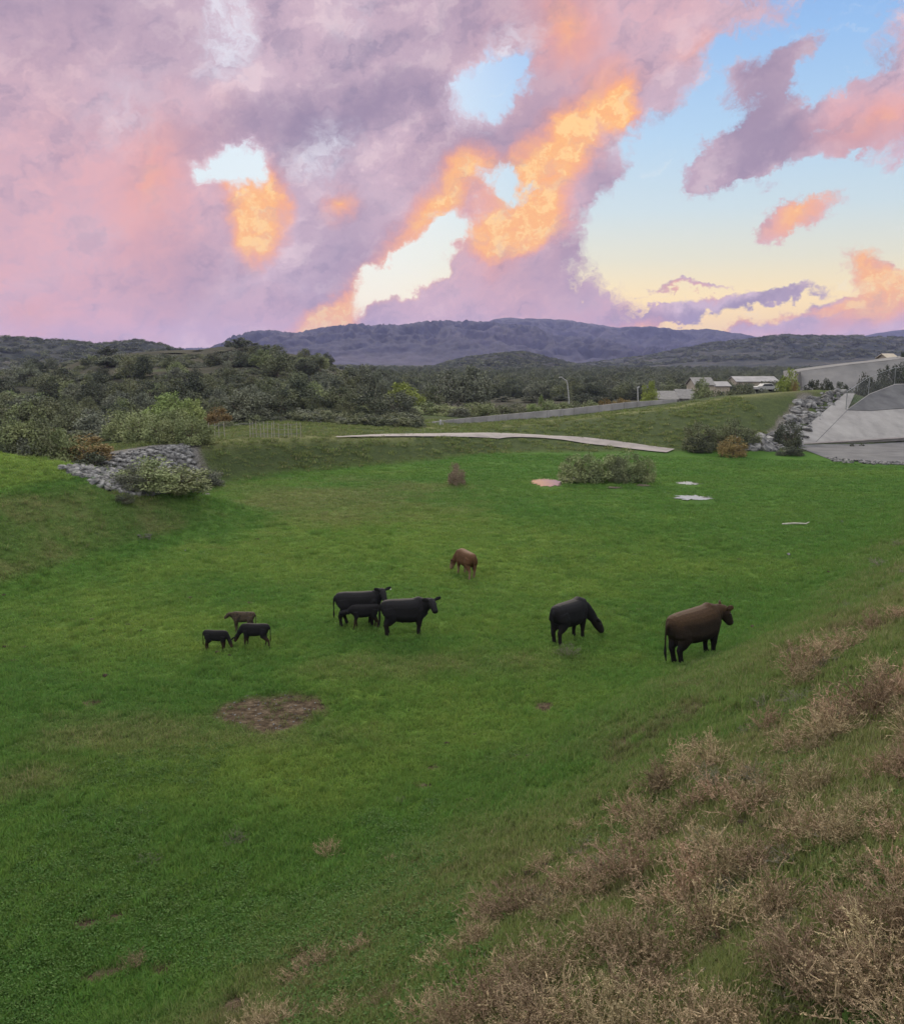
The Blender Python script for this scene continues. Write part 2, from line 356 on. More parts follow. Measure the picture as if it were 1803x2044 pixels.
# ------------------------------------------------------------------ materials
def mat(name, rough=.85, spec=.25):
    m = bpy.data.materials.new(name); m.use_nodes = True; t = NT(m.node_tree)
    b = m.node_tree.nodes['Principled BSDF']; b.inputs['Roughness'].default_value = rough; b.inputs['Specular IOR Level'].default_value = spec
    return m, t, b
def noisy(name, c1, c2, scale=6, rough=.85, spec=.25, bump=.0, bscale=20, coord='Object', detail=5, rand=0.0, c3=None):
    m, t, b = mat(name, rough, spec)
    co = t.new('ShaderNodeTexCoord').outputs[coord]
    n = t.noise(co, scale, detail, .6)
    st = [(.35, c1+(1,)), (.65, c2+(1,))] if c3 is None else [(.3, c1+(1,)), (.5, c2+(1,)), (.7, c3+(1,))]
    c = t.ramp(n, st, 'LINEAR')
    if rand:
        oi = t.new('ShaderNodeObjectInfo').outputs['Random']
        hs = t.new('ShaderNodeHueSaturation'); t.put(hs.inputs['Color'], c)
        t.put(hs.inputs['Value'], t.mapr(oi, 0, 1, 1-rand, 1+rand, False))
        t.put(hs.inputs['Hue'], t.mapr(t.math('FRACT', t.math('MULTIPLY', oi, 7.3)), 0, 1, .5-rand*.06, .5+rand*.06, False)); c = hs.outputs[0]
    t.put(b.inputs['Base Color'], c)
    if bump:
        bn = t.new('ShaderNodeBump'); bn.inputs['Strength'].default_value = bump; bn.inputs['Distance'].default_value = .05
        t.put(bn.inputs['Height'], t.noise(co, bscale, 5, .65)); t.put(b.inputs['Normal'], bn.outputs[0])
    return m
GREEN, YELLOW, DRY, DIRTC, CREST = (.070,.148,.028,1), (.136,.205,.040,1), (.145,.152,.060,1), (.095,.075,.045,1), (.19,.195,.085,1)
EMB = (.064,.085,.036,1)
def ground_colour(t, attr_type):
    a = t.new('ShaderNodeAttribute', attribute_type=attr_type); a.attribute_name = 'zone'
    s = t.new('ShaderNodeSeparateColor'); t.l.new(a.outputs['Color'], s.inputs[0])
    return s.outputs[0], s.outputs[1], s.outputs[2]
mg, t, b = mat('ground_turf', 1.0, .02)
pos = t.new('ShaderNodeNewGeometry').outputs['Position']
dry, yel, dirt = ground_colour(t, 'GEOMETRY')
a2 = t.new('ShaderNodeAttribute', attribute_type='GEOMETRY'); a2.attribute_name = 'zone2'
s2n = t.new('ShaderNodeSeparateColor'); t.l.new(a2.outputs['Color'], s2n.inputs[0])
crest_, grav_, hill_ = s2n.outputs[0], s2n.outputs[1], s2n.outputs[2]
nA = t.noise(pos, .9, 7, .7); nB = t.noise(t.vmath('MULTIPLY', pos, (1, 2.2, 1)), 5.5, 6, .72); nC = t.noise(pos, .12, 4, .6)
c = t.mix(yel, GREEN, YELLOW)
c = t.mix(t.mapr(nC, .42, .62, 0, .5), c, (.050, .100, .026, 1))
c = t.mix(dry, c, DRY)
c = t.mix(t.math('MULTIPLY', dry, t.mapr(nA, .42, .62, 0, .55)), c, (.10, .082, .045, 1))
a3 = t.new('ShaderNodeAttribute', attribute_type='GEOMETRY'); a3.attribute_name = 'bank'
c = t.mix(t.math('MULTIPLY', a3.outputs['Fac'], t.mapr(nA, .3, .6, .6, 1)), c, EMB)
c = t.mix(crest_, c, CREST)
c = t.mix(dirt, c, t.ramp(t.noise(pos, 3.2, 8, .75), [(.38, (.050,.038,.028,1)), (.5, (.105,.078,.052,1)), (.64, (.19,.15,.105,1))], 'LINEAR'))
c = t.mix(grav_, c, t.ramp(nB, [(.35, (.10,.095,.088,1)), (.65, (.24,.23,.215,1))], 'LINEAR'))
hc = t.ramp(t.noise(pos, .05, 7, .68), [(.34, (.034,.040,.028,1)), (.46, (.052,.053,.038,1)), (.55, (.070,.064,.048,1)), (.66, (.065,.088,.038,1))], 'LINEAR')
c = t.mix(hill_, c, hc)
c = t.mix(1.0, c, t.ramp(nB, [(.30, (.30,.30,.30,1)), (.5, (.82,.82,.82,1)), (.72, (1.3,1.3,1.3,1))], 'LINEAR'), 'MULTIPLY')
t.put(b.inputs['Base Color'], c)
bn = t.new('ShaderNodeBump'); bn.inputs['Strength'].default_value = 1.0; bn.inputs['Distance'].default_value = .12
t.put(bn.inputs['Height'], nB); t.put(b.inputs['Normal'], bn.outputs[0])

def grass_mat(name, tip=1.25, jitter=.20):
    m, t, b = mat(name, .7, .15)
    dry, yel, dirt = ground_colour(t, 'INSTANCER')
    c = t.mix(yel, GREEN, YELLOW); c = t.mix(dry, c, DRY); c = t.mix(t.math('MULTIPLY', dirt, .6), c, DIRTC)
    rnd = t.new('ShaderNodeObjectInfo').outputs['Random']
    hs = t.new('ShaderNodeHueSaturation'); t.put(hs.inputs['Color'], c)
    t.put(hs.inputs['Value'], t.mapr(rnd, 0, 1, (1-jitter)*tip, (1+jitter)*tip, False))
    t.put(hs.inputs['Hue'], t.mapr(t.math('FRACT', t.math('MULTIPLY', rnd, 13.7)), 0, 1, .487, .513, False))
    at_ = t.new('ShaderNodeAttribute', attribute_type='GEOMETRY'); at_.attribute_name = 'straw'
    c2 = t.mix(t.math('MULTIPLY', at_.outputs['Fac'], t.math('MULTIPLY_ADD', dry, .75, .12)), hs.outputs[0], (.30, .25, .15, 1))
    t.put(b.inputs['Base Color'], c2)
    tl = t.new('ShaderNodeBsdfTranslucent'); t.put(tl.inputs[0], c2); mx = t.new('ShaderNodeMixShader'); mx.inputs[0].default_value = .32
    t.l.new(b.outputs[0], mx.inputs[1]); t.l.new(tl.outputs[0], mx.inputs[2]); t.l.new(mx.outputs[0], t.n['Material Output'].inputs[0])
    return m
m_grass = grass_mat('grass_blades'); m_weed = grass_mat('weed_leaves', .85)

m_conc = noisy('pale_concrete', (.19,.182,.178), (.25,.24,.232), .5, .95, .1, .15, 12, detail=9, c3=(.29,.28,.27))
m_conc2 = noisy('weathered_concrete', (.065,.065,.07), (.115,.115,.118), .35, .9, .2, .2, 12, detail=8)
m_path = noisy('path_concrete', (.17,.152,.148), (.25,.225,.215), .8, .9, .2, .1, 25, detail=8)
m_wall = noisy('grey_wall_concrete', (.21,.205,.205), (.30,.29,.29), .5, .9, .2, .1, 8)
m_bank = noisy('grey_bank_surface', (.115,.113,.112), (.165,.16,.158), .25, .95, .15, .2, 3, detail=9)
m_rock = noisy('grey_riprap_stone', (.035,.036,.039), (.25,.245,.24), 1.3, .9, .2, .35, 9, rand=.35)
m_metal = noisy('galvanised_metal', (.15,.16,.16), (.22,.23,.23), 8, .5, .5)
m_white = noisy('white_painted_metal', (.27,.27,.27), (.36,.36,.355), 6, .7, .2)
m_wood = noisy('weathered_post_wood', (.24,.21,.18), (.38,.34,.29), 7, .9, .2)
m_bark = noisy('tree_bark', (.10,.075,.055), (.17,.14,.11), 9, .95, .1, .4, 25)
m_palebark = noisy('pale_tree_bark', (.32,.30,.27), (.48,.45,.41), 5, .9, .1)
m_roof = noisy('grey_shingle_roof', (.15,.145,.14), (.22,.21,.20), 2.0, .9, .2, .2, 12)
m_stucco = noisy('tan_stucco', (.32,.28,.22), (.40,.35,.28), 2, .9, .2)
m_dark = noisy('dark_opening', (.02,.02,.02), (.03,.03,.03), 4, .9, .1)
m_glass = noisy('dark_window_glass', (.03,.035,.04), (.05,.055,.06), 3, .15, .6)
m_tyre = noisy('black_rubber', (.02,.02,.02), (.03,.03,.03), 9, .85, .2)
mw, t, b = mat('still_water', .04, .5)
t.put(b.inputs['Base Color'], (.16,.12,.11,1)); b.inputs['IOR'].default_value = 1.7; b.inputs['Specular IOR Level'].default_value = 1.0
bn = t.new('ShaderNodeBump'); bn.inputs['Strength'].default_value = .12; bn.inputs['Distance'].default_value = .02
t.put(bn.inputs['Height'], t.noise(t.new('ShaderNodeTexCoord').outputs['Object'], 6, 3)); t.put(b.inputs['Normal'], bn.outputs[0])

# ------------------------------------------------------------------ ground sheet
azs = np.concatenate([np.arange(-180, -42, 3.0), np.arange(-42, 42, .14), np.arange(42, 180.1, 3.0)])
rs = [1.2]
while rs[-1] < 700: rs.append(rs[-1]*1.0125 + (.0))
while rs[-1] < 6200: rs.append(rs[-1]*1.12)
rs = np.array(rs)
A, Rr = np.meshgrid(np.radians(azs), rs)
GX = Rr*np.sin(A); GY = Rr*np.cos(A); GZ = terr(GX, GY)
na, nr = len(azs), len(rs)
idx = np.arange(na*nr).reshape(nr, na)
F = np.stack([idx[:-1,:-1], idx[:-1,1:], idx[1:,1:], idx[1:,:-1]], -1).reshape(-1, 4)[:, ::-1]
V = np.stack([GX, GY, GZ], -1).reshape(-1, 3)
V = np.vstack([V, [[0, 0, T1(0, 0)]]])
ground = mesh_obj('ground', V, np.ascontiguousarray(F), mg, smooth=True)
tag(ground, 'green pasture floor with olive banks around it', 'ground', kind='structure')
zz = zones(V[:,0], V[:,1])
def colattr(me, name, a, b_, c_):
    at_ = me.attributes.new(name, 'FLOAT_COLOR', 'POINT')
    at_.data.foreach_set('color', np.stack([a, b_, c_, np.ones_like(a)], -1).astype(np.float32).ravel())
ba = ground.data.attributes.new('bank', 'FLOAT', 'POINT'); ba.data.foreach_set('value', bankmask(V[:,0], V[:,1]).astype(np.float32))
colattr(ground.data, 'zone', zz[0], zz[1], zz[2]); colattr(ground.data, 'zone2', zz[3], zz[4], zz[5])

# ------------------------------------------------------------------ far ridges
def ridge(name, Rd, prof, mat_, gully, label, r0=.55, r1=1.25, back=.5, seed=0, step=.09):
    az = np.arange(-42, 42, step)
    P0 = [math.degrees(math.atan2((p-CX)/FP, 1.0)) for p, _ in prof]
    Hh = ip(az, P0, [(CAMZ + Rd*(720-r)/1800*1.0) for _, r in prof])
    k = np.hanning(7); k /= k.sum(); Hh = np.convolve(np.pad(Hh, 3, 'edge'), k, 'valid')
    Hh = Hh + (fbm(az*3+seed, az*0+seed, 1.0, 5, .6)-.5)*gully*.07
    us = np.concatenate([np.linspace(r0, 1, 90), np.linspace(1, r1, 14)[1:]])
    U, AA = np.meshgrid(us, np.radians(az), indexing='ij')
    Hm = np.broadcast_to(Hh, U.shape)
    s = np.where(U <= 1, np.power(sstep((U-r0)/(1-r0)), .75), 1-back*sstep((U-1)/(r1-1)))
    X = Rd*U*np.sin(AA); Y = Rd*U*np.cos(AA)
    lam = Rd*.045
    rg = 1-np.abs(fbm(X+seed*91, Y*.55+seed*7, lam, 5, .55)*2-1)
    fade = np.clip(s*1.2, 0, 1)*np.clip((1-s)*4+.015, 0, 1)
    Z = (Hm+3)*s - 3 + (rg-.82)*gully*fade
    idx = np.arange(U.size).reshape(U.shape)
    F = np.stack([idx[:-1,:-1], idx[1:,:-1], idx[1:,1:], idx[:-1,1:]], -1).reshape(-1, 4)
    o = mesh_obj(name, np.stack([X,Y,Z],-1).reshape(-1,3), np.ascontiguousarray(F[:, ::-1]), mat_, smooth=True)
    tag(o, label, 'hill', kind='structure')
    return X, Y, Z
def hillmat(name, cols, scale, bscale):
    m, t, b = mat(name, 1.0, .05)
    pos = t.new('ShaderNodeNewGeometry').outputs['Position']
    n = t.noise(pos, scale, 9, .68); n2 = t.noise(pos, bscale, 6, .7)
    c = t.ramp(n, [(.36, cols[0]+(1,)), (.5, cols[1]+(1,)), (.64, cols[2]+(1,))], 'LINEAR')
    c = t.mix(1.0, c, t.ramp(n2, [(.35, (.45,.45,.45,1)), (.6, (1.15,1.15,1.15,1))], 'LINEAR'), 'MULTIPLY')
    t.put(b.inputs['Base Color'], c)
    bn = t.new('ShaderNodeBump'); bn.inputs['Strength'].default_value = 1.0; bn.inputs['Distance'].default_value = 2.0
    t.put(bn.inputs['Height'], n2); t.put(b.inputs['Normal'], bn.outputs[0])
    return m
m_hill = hillmat('chaparral_hill', [(.018,.024,.024), (.034,.040,.036), (.070,.066,.054)], .02, .13)
m_mtn = hillmat('hazed_mountain_brush', [(.022,.023,.040), (.032,.032,.052), (.056,.050,.072)], .0028, .02)  # brush colour also carries the blue violet of distant haze
RL = ridge('hills', 1200, [(-800,690),(-300,672),(0,681),(60,680),(100,684),(150,686),(200,692),(240,688),(280,684),(300,686),(340,693),(380,705),(450,735),(560,760)], m_hill, 26,
      'dark brush covered ridge along the left skyline', seed=3)
RM = ridge('hills', 1500, [(600,790),(700,768),(760,752),(800,742),(850,735),(900,722),(930,713),(960,711),(1000,706),(1040,704),(1080,712),(1120,722),(1180,737),(1260,752),(1350,775)], hillmat('dark_hump_brush', [(.010,.014,.014), (.018,.022,.020), (.040,.038,.030)], .03, .16), 24,
      'low dark hump shaped hill in the middle of the valley', seed=5)
RR = ridge('hills', 2200, [(700,765),(900,752),(1050,742),(1100,735),(1200,722),(1280,712),(1340,700),(1400,690),(1450,682),(1500,678),(1560,674),(1600,676),(1700,677),(1803,682),(1900,676),(2300,680)], m_hill, 40,
      'long scrub covered hillside below the right skyline', seed=8)
ridge('mountain', 3600, [(300,740),(400,712),(470,682),(500,672),(560,668),(640,662),(700,655),(760,653),(800,656),(840,650),(880,646),(930,645),(980,650),(1060,660),(1130,676),(1250,696),(1400,715),(1600,735)], m_mtn, 175,
      'broad blue violet mountain ridge rising left of centre', r0=.62, seed=12, step=.05)
ridge('mountain', 4600, [(700,700),(860,665),(960,646),(1010,637),(1060,640),(1120,641),(1160,648),(1220,657),(1290,655),(1340,662),(1400,661),(1470,672),(1600,688),(1800,700)], m_mtn, 140,
      'paler rear mountain ridge with the highest summit', r0=.7, r1=1.15, seed=15, step=.05)
ridge('mountain', 5200, [(1300,719),(1600,690),(1700,677),(1730,672),(1770,667),(1803,665),(1900,660),(2300,690)], m_mtn, 70, 'farthest lilac mountain at the right edge', r0=.8, r1=1.1, seed=19, step=.06)

# ------------------------------------------------------------------ draped strips and polygons
def drape_poly(name, pxpts, mat_, lift=.03, nsub=10, parent=None, thick=0.0, quad=True):
    """four-cornered sheet laid on the ground: corners given clockwise from far left"""
    a, b_, c_, d_ = [at(*p) for p in pxpts]; vs = []; fs = []
    for i in range(nsub+1):
        for j in range(nsub+1):
            u, v = i/nsub, j/nsub
            p = (a*(1-u)+b_*u)*(1-v)+(d_*(1-u)+c_*u)*v
            vs.append((p.x, p.y, T1(p.x, p.y)+lift))
    for i in range(nsub):
        for j in range(nsub):
            k = i*(nsub+1)+j; fs.append((k, k+1, k+nsub+2, k+nsub+1))
    return mesh_obj(name, vs, fs, mat_, parent, smooth=True)
# path
pl = [(663,874),(730,871),(800,869.5),(866,868.5),(935,867.5),(1000,868),(1066,870),(1133,876),(1200,883.5),(1264,892),(1310,898),(1346,902)]
pts = [at(*p) for p in pl]
xs = np.array([p.x for p in pts]); ys = np.array([p.y for p in pts])
s_ = np.concatenate([[0], np.cumsum(np.hypot(np.diff(xs), np.diff(ys)))]); q = np.linspace(0, s_[-1], 120)
k = np.hanning(19); k /= k.sum(); sm = lambda a: np.convolve(np.pad(a, 9, 'edge'), k, 'valid')
X = sm(ip(q, s_, xs)); Y = sm(ip(q, s_, ys)); tx = np.gradient(X); ty = np.gradient(Y); L = np.hypot(tx, ty); nx, ny = -ty/L, tx/L
vs = []; nW = 8
wfac = np.clip(q/8, .15, 1)*(1+.18*(fbm(q, q*0, 3, 3)-.5))
for o_ in np.linspace(-1.25, 1.25, nW): vs.append(np.stack([X+nx*o_*wfac, Y+ny*o_*wfac, terr(X+nx*o_*wfac, Y+ny*o_*wfac)+.12], -1))
vs = np.array(vs); idx = np.arange(vs.shape[0]*120).reshape(nW, 120)
F = np.stack([idx[:-1,:-1], idx[:-1,1:], idx[1:,1:], idx[1:,:-1]], -1).reshape(-1, 4)
tag(mesh_obj('path', vs.reshape(-1, 3), np.ascontiguousarray(F), m_path, smooth=True), 'pale concrete track curving down off the bank', 'path', kind='structure')
PATH_XY = np.stack([X, Y], -1)

# spillway concrete
tag(drape_poly('apron', [(1590,888),(1900,868),(1900,932),(1655,917)], m_conc2, .05, 14), 'flat grey concrete apron at the foot of the spillway', 'apron', kind='structure')
sp = empty('concrete_spillway', at(1690, 880)); tag(sp, 'large pale grey concrete spillway face sloping up at the right edge', 'spillway')
def world_poly(name, P3, m_, parent, thick=.3):
    P3 = [Vector(p) for p in P3]; n = (P3[1]-P3[0]).cross(P3[2]-P3[0]).normalized(); off = parent.location if parent else Vector((0,0,0))
    if n.z < 0: n = -n
    f = [p-off for p in P3]; b_ = [p-n*thick-off for p in P3]; N = len(P3)
    return mesh_obj(name, f+b_, [tuple(range(N)), tuple(range(2*N-1, N-1, -1))]+[(i, i+N, (i+1) % N+N, (i+1) % N) for i in range(N)], m_, parent)
# the face is one plane: fit from the foot line and the crest line
fa, fb = at_y(1565, 887.5, 108.0), at_y(1803, 873, 115.0); fc = at_y(1686, 784.5, 126.0)
nrm = (fb-fa).cross(fc-fa).normalized()
def on_face(px, row, lift=0.0):
    dx, dy, dz = ray(px, row); d = Vector((float(dx), float(dy), float(dz))); o = Vector((0, 0, CAMZ))
    t = (fa+nrm*lift-o).dot(nrm)/d.dot(nrm); return o+d*t
sgn = 1 if nrm.z > 0 else -1
world_poly('side_face', [on_face(*p, .10*sgn) for p in [(1565,888),(1685.5,784.5),(1705,784.5),(1690,818),(1737,819.5),(1930,806),(1930,866)]], m_conc, sp, .4)
c1, c2 = on_face(1690,818,.6*sgn), on_face(1737,819.5,.6*sgn)
world_poly('upper_face', [on_face(1690,817.5,.16*sgn), on_face(1735,786,.16*sgn), on_face(1785,767,.16*sgn), on_face(1930,762,.16*sgn), on_face(1930,803,.16*sgn), on_face(1738,819,.16*sgn)], m_conc2, sp, .4)
world_poly('coping', [on_face(1690,817.5,.17*sgn), on_face(1735,786,.17*sgn), on_face(1785,767,.17*sgn), on_face(1930,762,.17*sgn), on_face(1930,760.8,.17*sgn), on_face(1785,765.8,.17*sgn), on_face(1734.5,785,.17*sgn), on_face(1689,817,.17*sgn)], m_conc, sp, .1)
world_poly('foot_lip', [on_face(1565,888,.118*sgn), on_face(1930,866,.118*sgn), on_face(1930,863.5,.118*sgn), on_face(1568,885.5,.118*sgn)], m_path, sp, .1)
# expansion joints on the face
for (p0, p1) in [((1690,818),(1625,884)), ((1737,819),(1735,787))]:
    a_, b_ = on_face(*p0, .112*sgn), on_face(*p1, .112*sgn); s__ = (b_-a_).cross(nrm).normalized()*.03
    world_poly('joint', [a_-s__, a_+s__, b_+s__, b_-s__], m_conc2, sp, .01)
# bright broken edge of the apron
# chain link fence above the spillway
fe = empty('chain_link_fence', on_face(1710, 790)); tag(fe, 'tall chain link fence with pale posts above the spillway', 'fence')
fo = fe.location
posts = [((1687,818),(1687,781)), ((1710,776),(1710,765)), ((1732,787),(1732,751)), ((1784,767),(1784,733)), ((1850,766),(1850,728))]
tops = []
for (b0, t0) in posts:
    pb = on_face(*b0); dx, dy, dz = ray(*t0); tt = pb.y/dy; pt = Vector((pb.x, pb.y, CAMZ+dz*tt)); tops.append((pb, pt))
    MB().tube([pb-fo-Vector((0,0,.3)), pt-fo], [.055, .05], 8).build('post', m_metal, fe)
rt = [tops[0][1], tops[2][1], tops[3][1], tops[4][1]]
MB().tube([p-fo for p in rt], [.03]*4, 6).build('top_rail', m_metal, fe)
mb = MB()
for (i, j) in ((0,2),(2,3),(3,4)):
    (a0, a1), (b0, b1) = tops[i], tops[j]; nn = int((b0-a0).length/.42)
    for k_ in range(nn):
        for sgn_ in (0, 1):
            u0, u1 = k_/nn, min(1, max(0, (k_+ (4 if sgn_ else -4))/nn))
            p_ = a0.lerp(b0, u0); q_ = a1.lerp(b1, u1); mb.tube([p_-fo, q_-fo], [.008, .008], 3)
mb.build('wire_mesh', m_metal, fe)

# low grey wall behind the bank
wt_ = [(780,852),(892,838),(942,833),(1039,824),(1147,814),(1247,803),(1350,796)]; wb_ = [(776,863),(887,857.6),(942,853),(1039,846.5),(1147,835),(1247,824.5),(1330,816)]
wy = [118,122,124,127,129,131,133]
org_ = at_y(*wb_[3], wy[3]); wl = empty('retaining_wall', org_); tag(wl, 'long low grey concrete wall running behind the grassy bank', 'wall')
vs = []; n_ = len(wt_)
for (tp, bt, yy) in zip(wt_, wb_, wy):
    pt = at_y(*tp, yy); pbx = Vector((pt.x, yy, 0)); vs += [(pt.x, yy, pt.z), (pt.x, yy, -.5), (pt.x, yy+.35, pt.z), (pt.x, yy+.35, -.5)]
vs = [Vector(v)-org_ for v in vs]; fs = []
for i in range(n_-1):
    a_ = i*4; b_ = a_+4; fs += [(a_, a_+1, b_+1, b_), (a_+2, b_+2, b_+3, a_+3), (a_, b_, b_+2, a_+2)]
fs += [(0,2,3,1), ((n_-1)*4, (n_-1)*4+1, (n_-1)*4+3, (n_-1)*4+2)]
mesh_obj('wall_panel', vs, fs, m_wall, wl)
mb = MB()
for i in range(n_-1):
    a_, b_ = vs[i*4], vs[i*4+4]
    nn = 4
    for k_ in range(nn):
        p_ = a_.lerp(b_, k_/nn); mb.box(p_.x-.12, p_.x+.12, p_.y-.12, p_.y-.01, -4, p_.z+.06)
mb.build('pier', m_wall, wl)['kind'] = 'stuff'

# big grey bank on the right, behind the crest
def pslab(name, front, depth, m_, parent):
    f = [Vector(p)-parent.location for p in front]; b_ = [v+Vector((0, depth, 0)) for v in f]; N = len(f)
    return mesh_obj(name, f+b_, [tuple(range(N)), tuple(range(2*N-1, N-1, -1))]+[(i, i+N, (i+1) % N+N, (i+1) % N) for i in range(N)], m_, parent)
bk = empty('grey_bank_wall', at_y(1690, 770, 176)); tag(bk, 'wide smooth grey bank wall climbing to the right behind the fence', 'bank wall')
bf = [at_y(1594,741,186), at_y(1640,734.5,186), at_y(1693,727.5,186), at_y(1771,719,187), at_y(1803,714,188), at_y(2000,690,190), at_y(2000,800,172), at_y(1600,800,172)]
pslab('bank_face', bf, 9, m_bank, bk)
tl = [at_y(1594,740.5,185.8), at_y(1693,727,185.8), at_y(1771,718.5,186.8), at_y(2000,689.5,189.8)]
MB().tube([p-bk.location for p in tl], [.05]*4, 6).build('top_edge', m_wall, bk)
pslab('end_buttress', [at_y(1593.5,742,184.5), at_y(1597,742,184.5), at_y(1600,778,171), at_y(1590,778,171)], 2, m_dark, bk)

# ------------------------------------------------------------------ houses and small things
def gable(name, px0, px1, row_eave, row_ridge, Y, dep, label, wallm, roofm, rz=0, windows=1, row_base=None, door=False):
    a_, b_ = at_y(px0, row_eave, Y), at_y(px1, row_eave, Y); rg = at_y(px0, row_ridge, Y+dep/2).z
    wd = b_.x-a_.x; cx = (a_.x+b_.x)/2; zb = T1(cx, Y)-.3; ze = a_.z-zb; zr = rg-zb
    e = empty(name, (cx, Y, zb), rz); tag(e, label, 'house' if 'house' in name else 'shed')
    h = wd/2
    mesh_obj('wall', [(-h,0,0),(h,0,0),(h,dep,0),(-h,dep,0),(-h,0,ze),(h,0,ze),(h,dep,ze),(-h,dep,ze),(-h,dep/2,zr-.1),(h,dep/2,zr-.1)],
             [(0,1,5,4),(2,3,7,6),(1,2,6,9,5),(3,0,4,8,7),(0,3,2,1),(4,5,9,8),(6,7,8,9)], wallm, e)
    ov = .35; t_ = .16
    mb = MB()
    for (y0, z0) in ((-ov, ze-.12), (dep+ov, ze-.12)):
        mb.add([(-h-ov,y0,z0),(h+ov,y0,z0),(h+ov,dep/2,zr),(-h-ov,dep/2,zr),(-h-ov,y0,z0+t_),(h+ov,y0,z0+t_),(h+ov,dep/2,zr+t_),(-h-ov,dep/2,zr+t_)],
               [(0,3,2,1),(4,5,6,7),(0,1,5,4),(1,2,6,5),(2,3,7,6),(3,0,4,7)])
    mb.build('roof', roofm, e)
    for i in range(windows):
        xx = -h+wd*(i+.5)/windows
        wv = MB().box(xx-.5, xx+.5, -.05, -.003, ze*.45, ze*.45+.9).build('window', m_white, e)
        MB().box(xx-.42, xx+.42, -.07, -.052, ze*.45+.08, ze*.45+.82).build('pane', m_glass, wv)
    if door: MB().box(h*.55-.6, h*.55+.6, -.05, -.003, 0, ze*.85).build('door', m_dark, e)
    return e
gable('shed', 1308, 1350, 796, 781, 178, 7, 'grey shed with a wide sloping roof and dark doorway beside the leaning white pole', m_wall, m_roof, windows=0, door=True)
gable('shed', 1356, 1386, 795, 777.5, 182, 7, 'smaller dim grey shed right of the open shed', m_roof, m_roof, windows=1)
gable('house', 1387, 1424, 768, 754, 215, 8, 'boxy tan house half hidden by a green tree', m_stucco, m_roof, windows=2)
gable('house', 1427, 1456, 770, 762, 225, 7, 'low tan house with a pale roof left of the white roofed building', m_stucco, m_wall, windows=1)
gable('house', 1470, 1552, 761, 751.5, 250, 9, 'long building with a low white roof below the hillside', m_stucco, m_wall, windows=4)
gable('house', 1771, 1789, 714, 706.5, 200, 5, 'small cream house standing on top of the grey bank', m_stucco, m_stucco, windows=1)
gable('house', 868, 884, 786, 781, 190, 6, 'low house with a pale roof behind the olive tree', m_stucco, m_wall, windows=1)

# parked car
def car(px, row, Y, label, body_m):
    p = at_y(px, row, Y); z = T1(p.x, Y); z = max(z, p.z-.1); e = empty('parked_car', (p.x, Y, z), R(8)); tag(e, label, 'car')
    prof = [(-2.1,.45),(-2.1,.85),(-1.95,.98),(-1.2,1.02),(-.75,1.45),(.75,1.48),(1.25,1.05),(2.0,.92),(2.15,.75),(2.15,.42)]
    N = len(prof); vs = [(x, -.85, z_) for x, z_ in prof]+[(x, .85, z_) for x, z_ in prof]
    mesh_obj('body', vs, [tuple(range(N))[::-1], tuple(range(N, 2*N))]+[(i, (i+1) % N, (i+1) % N+N, i+N) for i in range(N)], body_m, e)
    mesh_obj('side_window', [(-1.05,-.855,1.05),(-.7,-.855,1.38),(.7,-.855,1.40),(1.1,-.855,1.05),(-1.05,-.865,1.05),(-.7,-.865,1.38),(.7,-.865,1.40),(1.1,-.865,1.05)],
             [(4,5,6,7),(0,3,2,1),(0,4,7,3),(3,7,6,2),(2,6,5,1),(1,5,4,0)], m_glass, e)
    for x in (-1.3, 1.35):
        for y in (-.8, .8):
            wl_ = MB().tube([(x,y-.1,.33),(x,y+.1,.33)], [.33,.33], 16).build('wheel', m_tyre, e)
            MB().tube([(x,y-.12*(1 if y<0 else -1),.33),(x,y-.101*(1 if y<0 else -1),.33)], [.2,.2], 12).build('rim', m_metal, wl_)
car(1527, 780, 168, 'white parked car among the bushes near the yellow tree', m_white)

# street lamp, poles, markers
def zpt(px, row, Y): return at_y(px, row, Y)
lb = zpt(1135, 803, 190); lb.z = T1(lb.x, 190)
e = empty('street_lamp', lb); tag(e, 'tall pale street lamp with a curved arm above the wall', 'street lamp')
k1, k2, k3, k4 = [zpt(*p, 190)-lb for p in ((1135,801),(1131.6,765),(1127,757.5),(1119,752))]
MB().tube([(0,0,0), k1, k2], [.13,.13,.11], 8).build('pole', m_white, e)
MB().tube([k2, k2.lerp(k3,.6)+Vector((.1,0,.1)), k3, k4], [.10,.095,.09,.07], 8).build('arm', m_white, e)
lh = MB().box(-.45, .3, -.15, .15, -.12, .06).build('lamp_head', m_white, e); lh.location = k4
lb = zpt(1274, 806, 150); lb.z = min(lb.z, T1(lb.x, 150)+1.5); e = empty('white_pole', lb); tag(e, 'leaning white pole beside the yellow green tree behind the wall', 'pole')
q1 = zpt(1271.5, 773, 150)-lb
MB().tube([(0,0,-1.0), q1], [.11,.10], 8).build('shaft', m_white, e); MB().tube([q1-Vector((.05,0,.1)), q1+Vector((.3,0,.15))], [.12,.12], 8).build('cap', m_white, e)
for (px, r0_, r1_, Y, lab) in ((823.7, 840, 852, 117.5, 'short white marker post with a rounded top at the left end of the wall'), (878.5, 837, 847, 117.5, 'pair of small white markers standing at the wall'),
                          (1470, 787, 778, 131, None)):
    if lab is None: continue
    a_ = zpt(px, r1_+5, Y); b_ = zpt(px, r0_, Y); H_ = b_.z-a_.z
    mb = MB().tube([(0,0,-.5),(0,0,H_*.8),(0,0,H_*.95),(0,0,H_)], [.17,.17,.13,.05], 10)
    if px > 850: mb.tube([(.3,0,-.5),(.3,0,H_*.6)], [.09,.08], 8)
    o = mb.build('marker_post', m_white); o.location = a_; tag(o, lab, 'marker post')

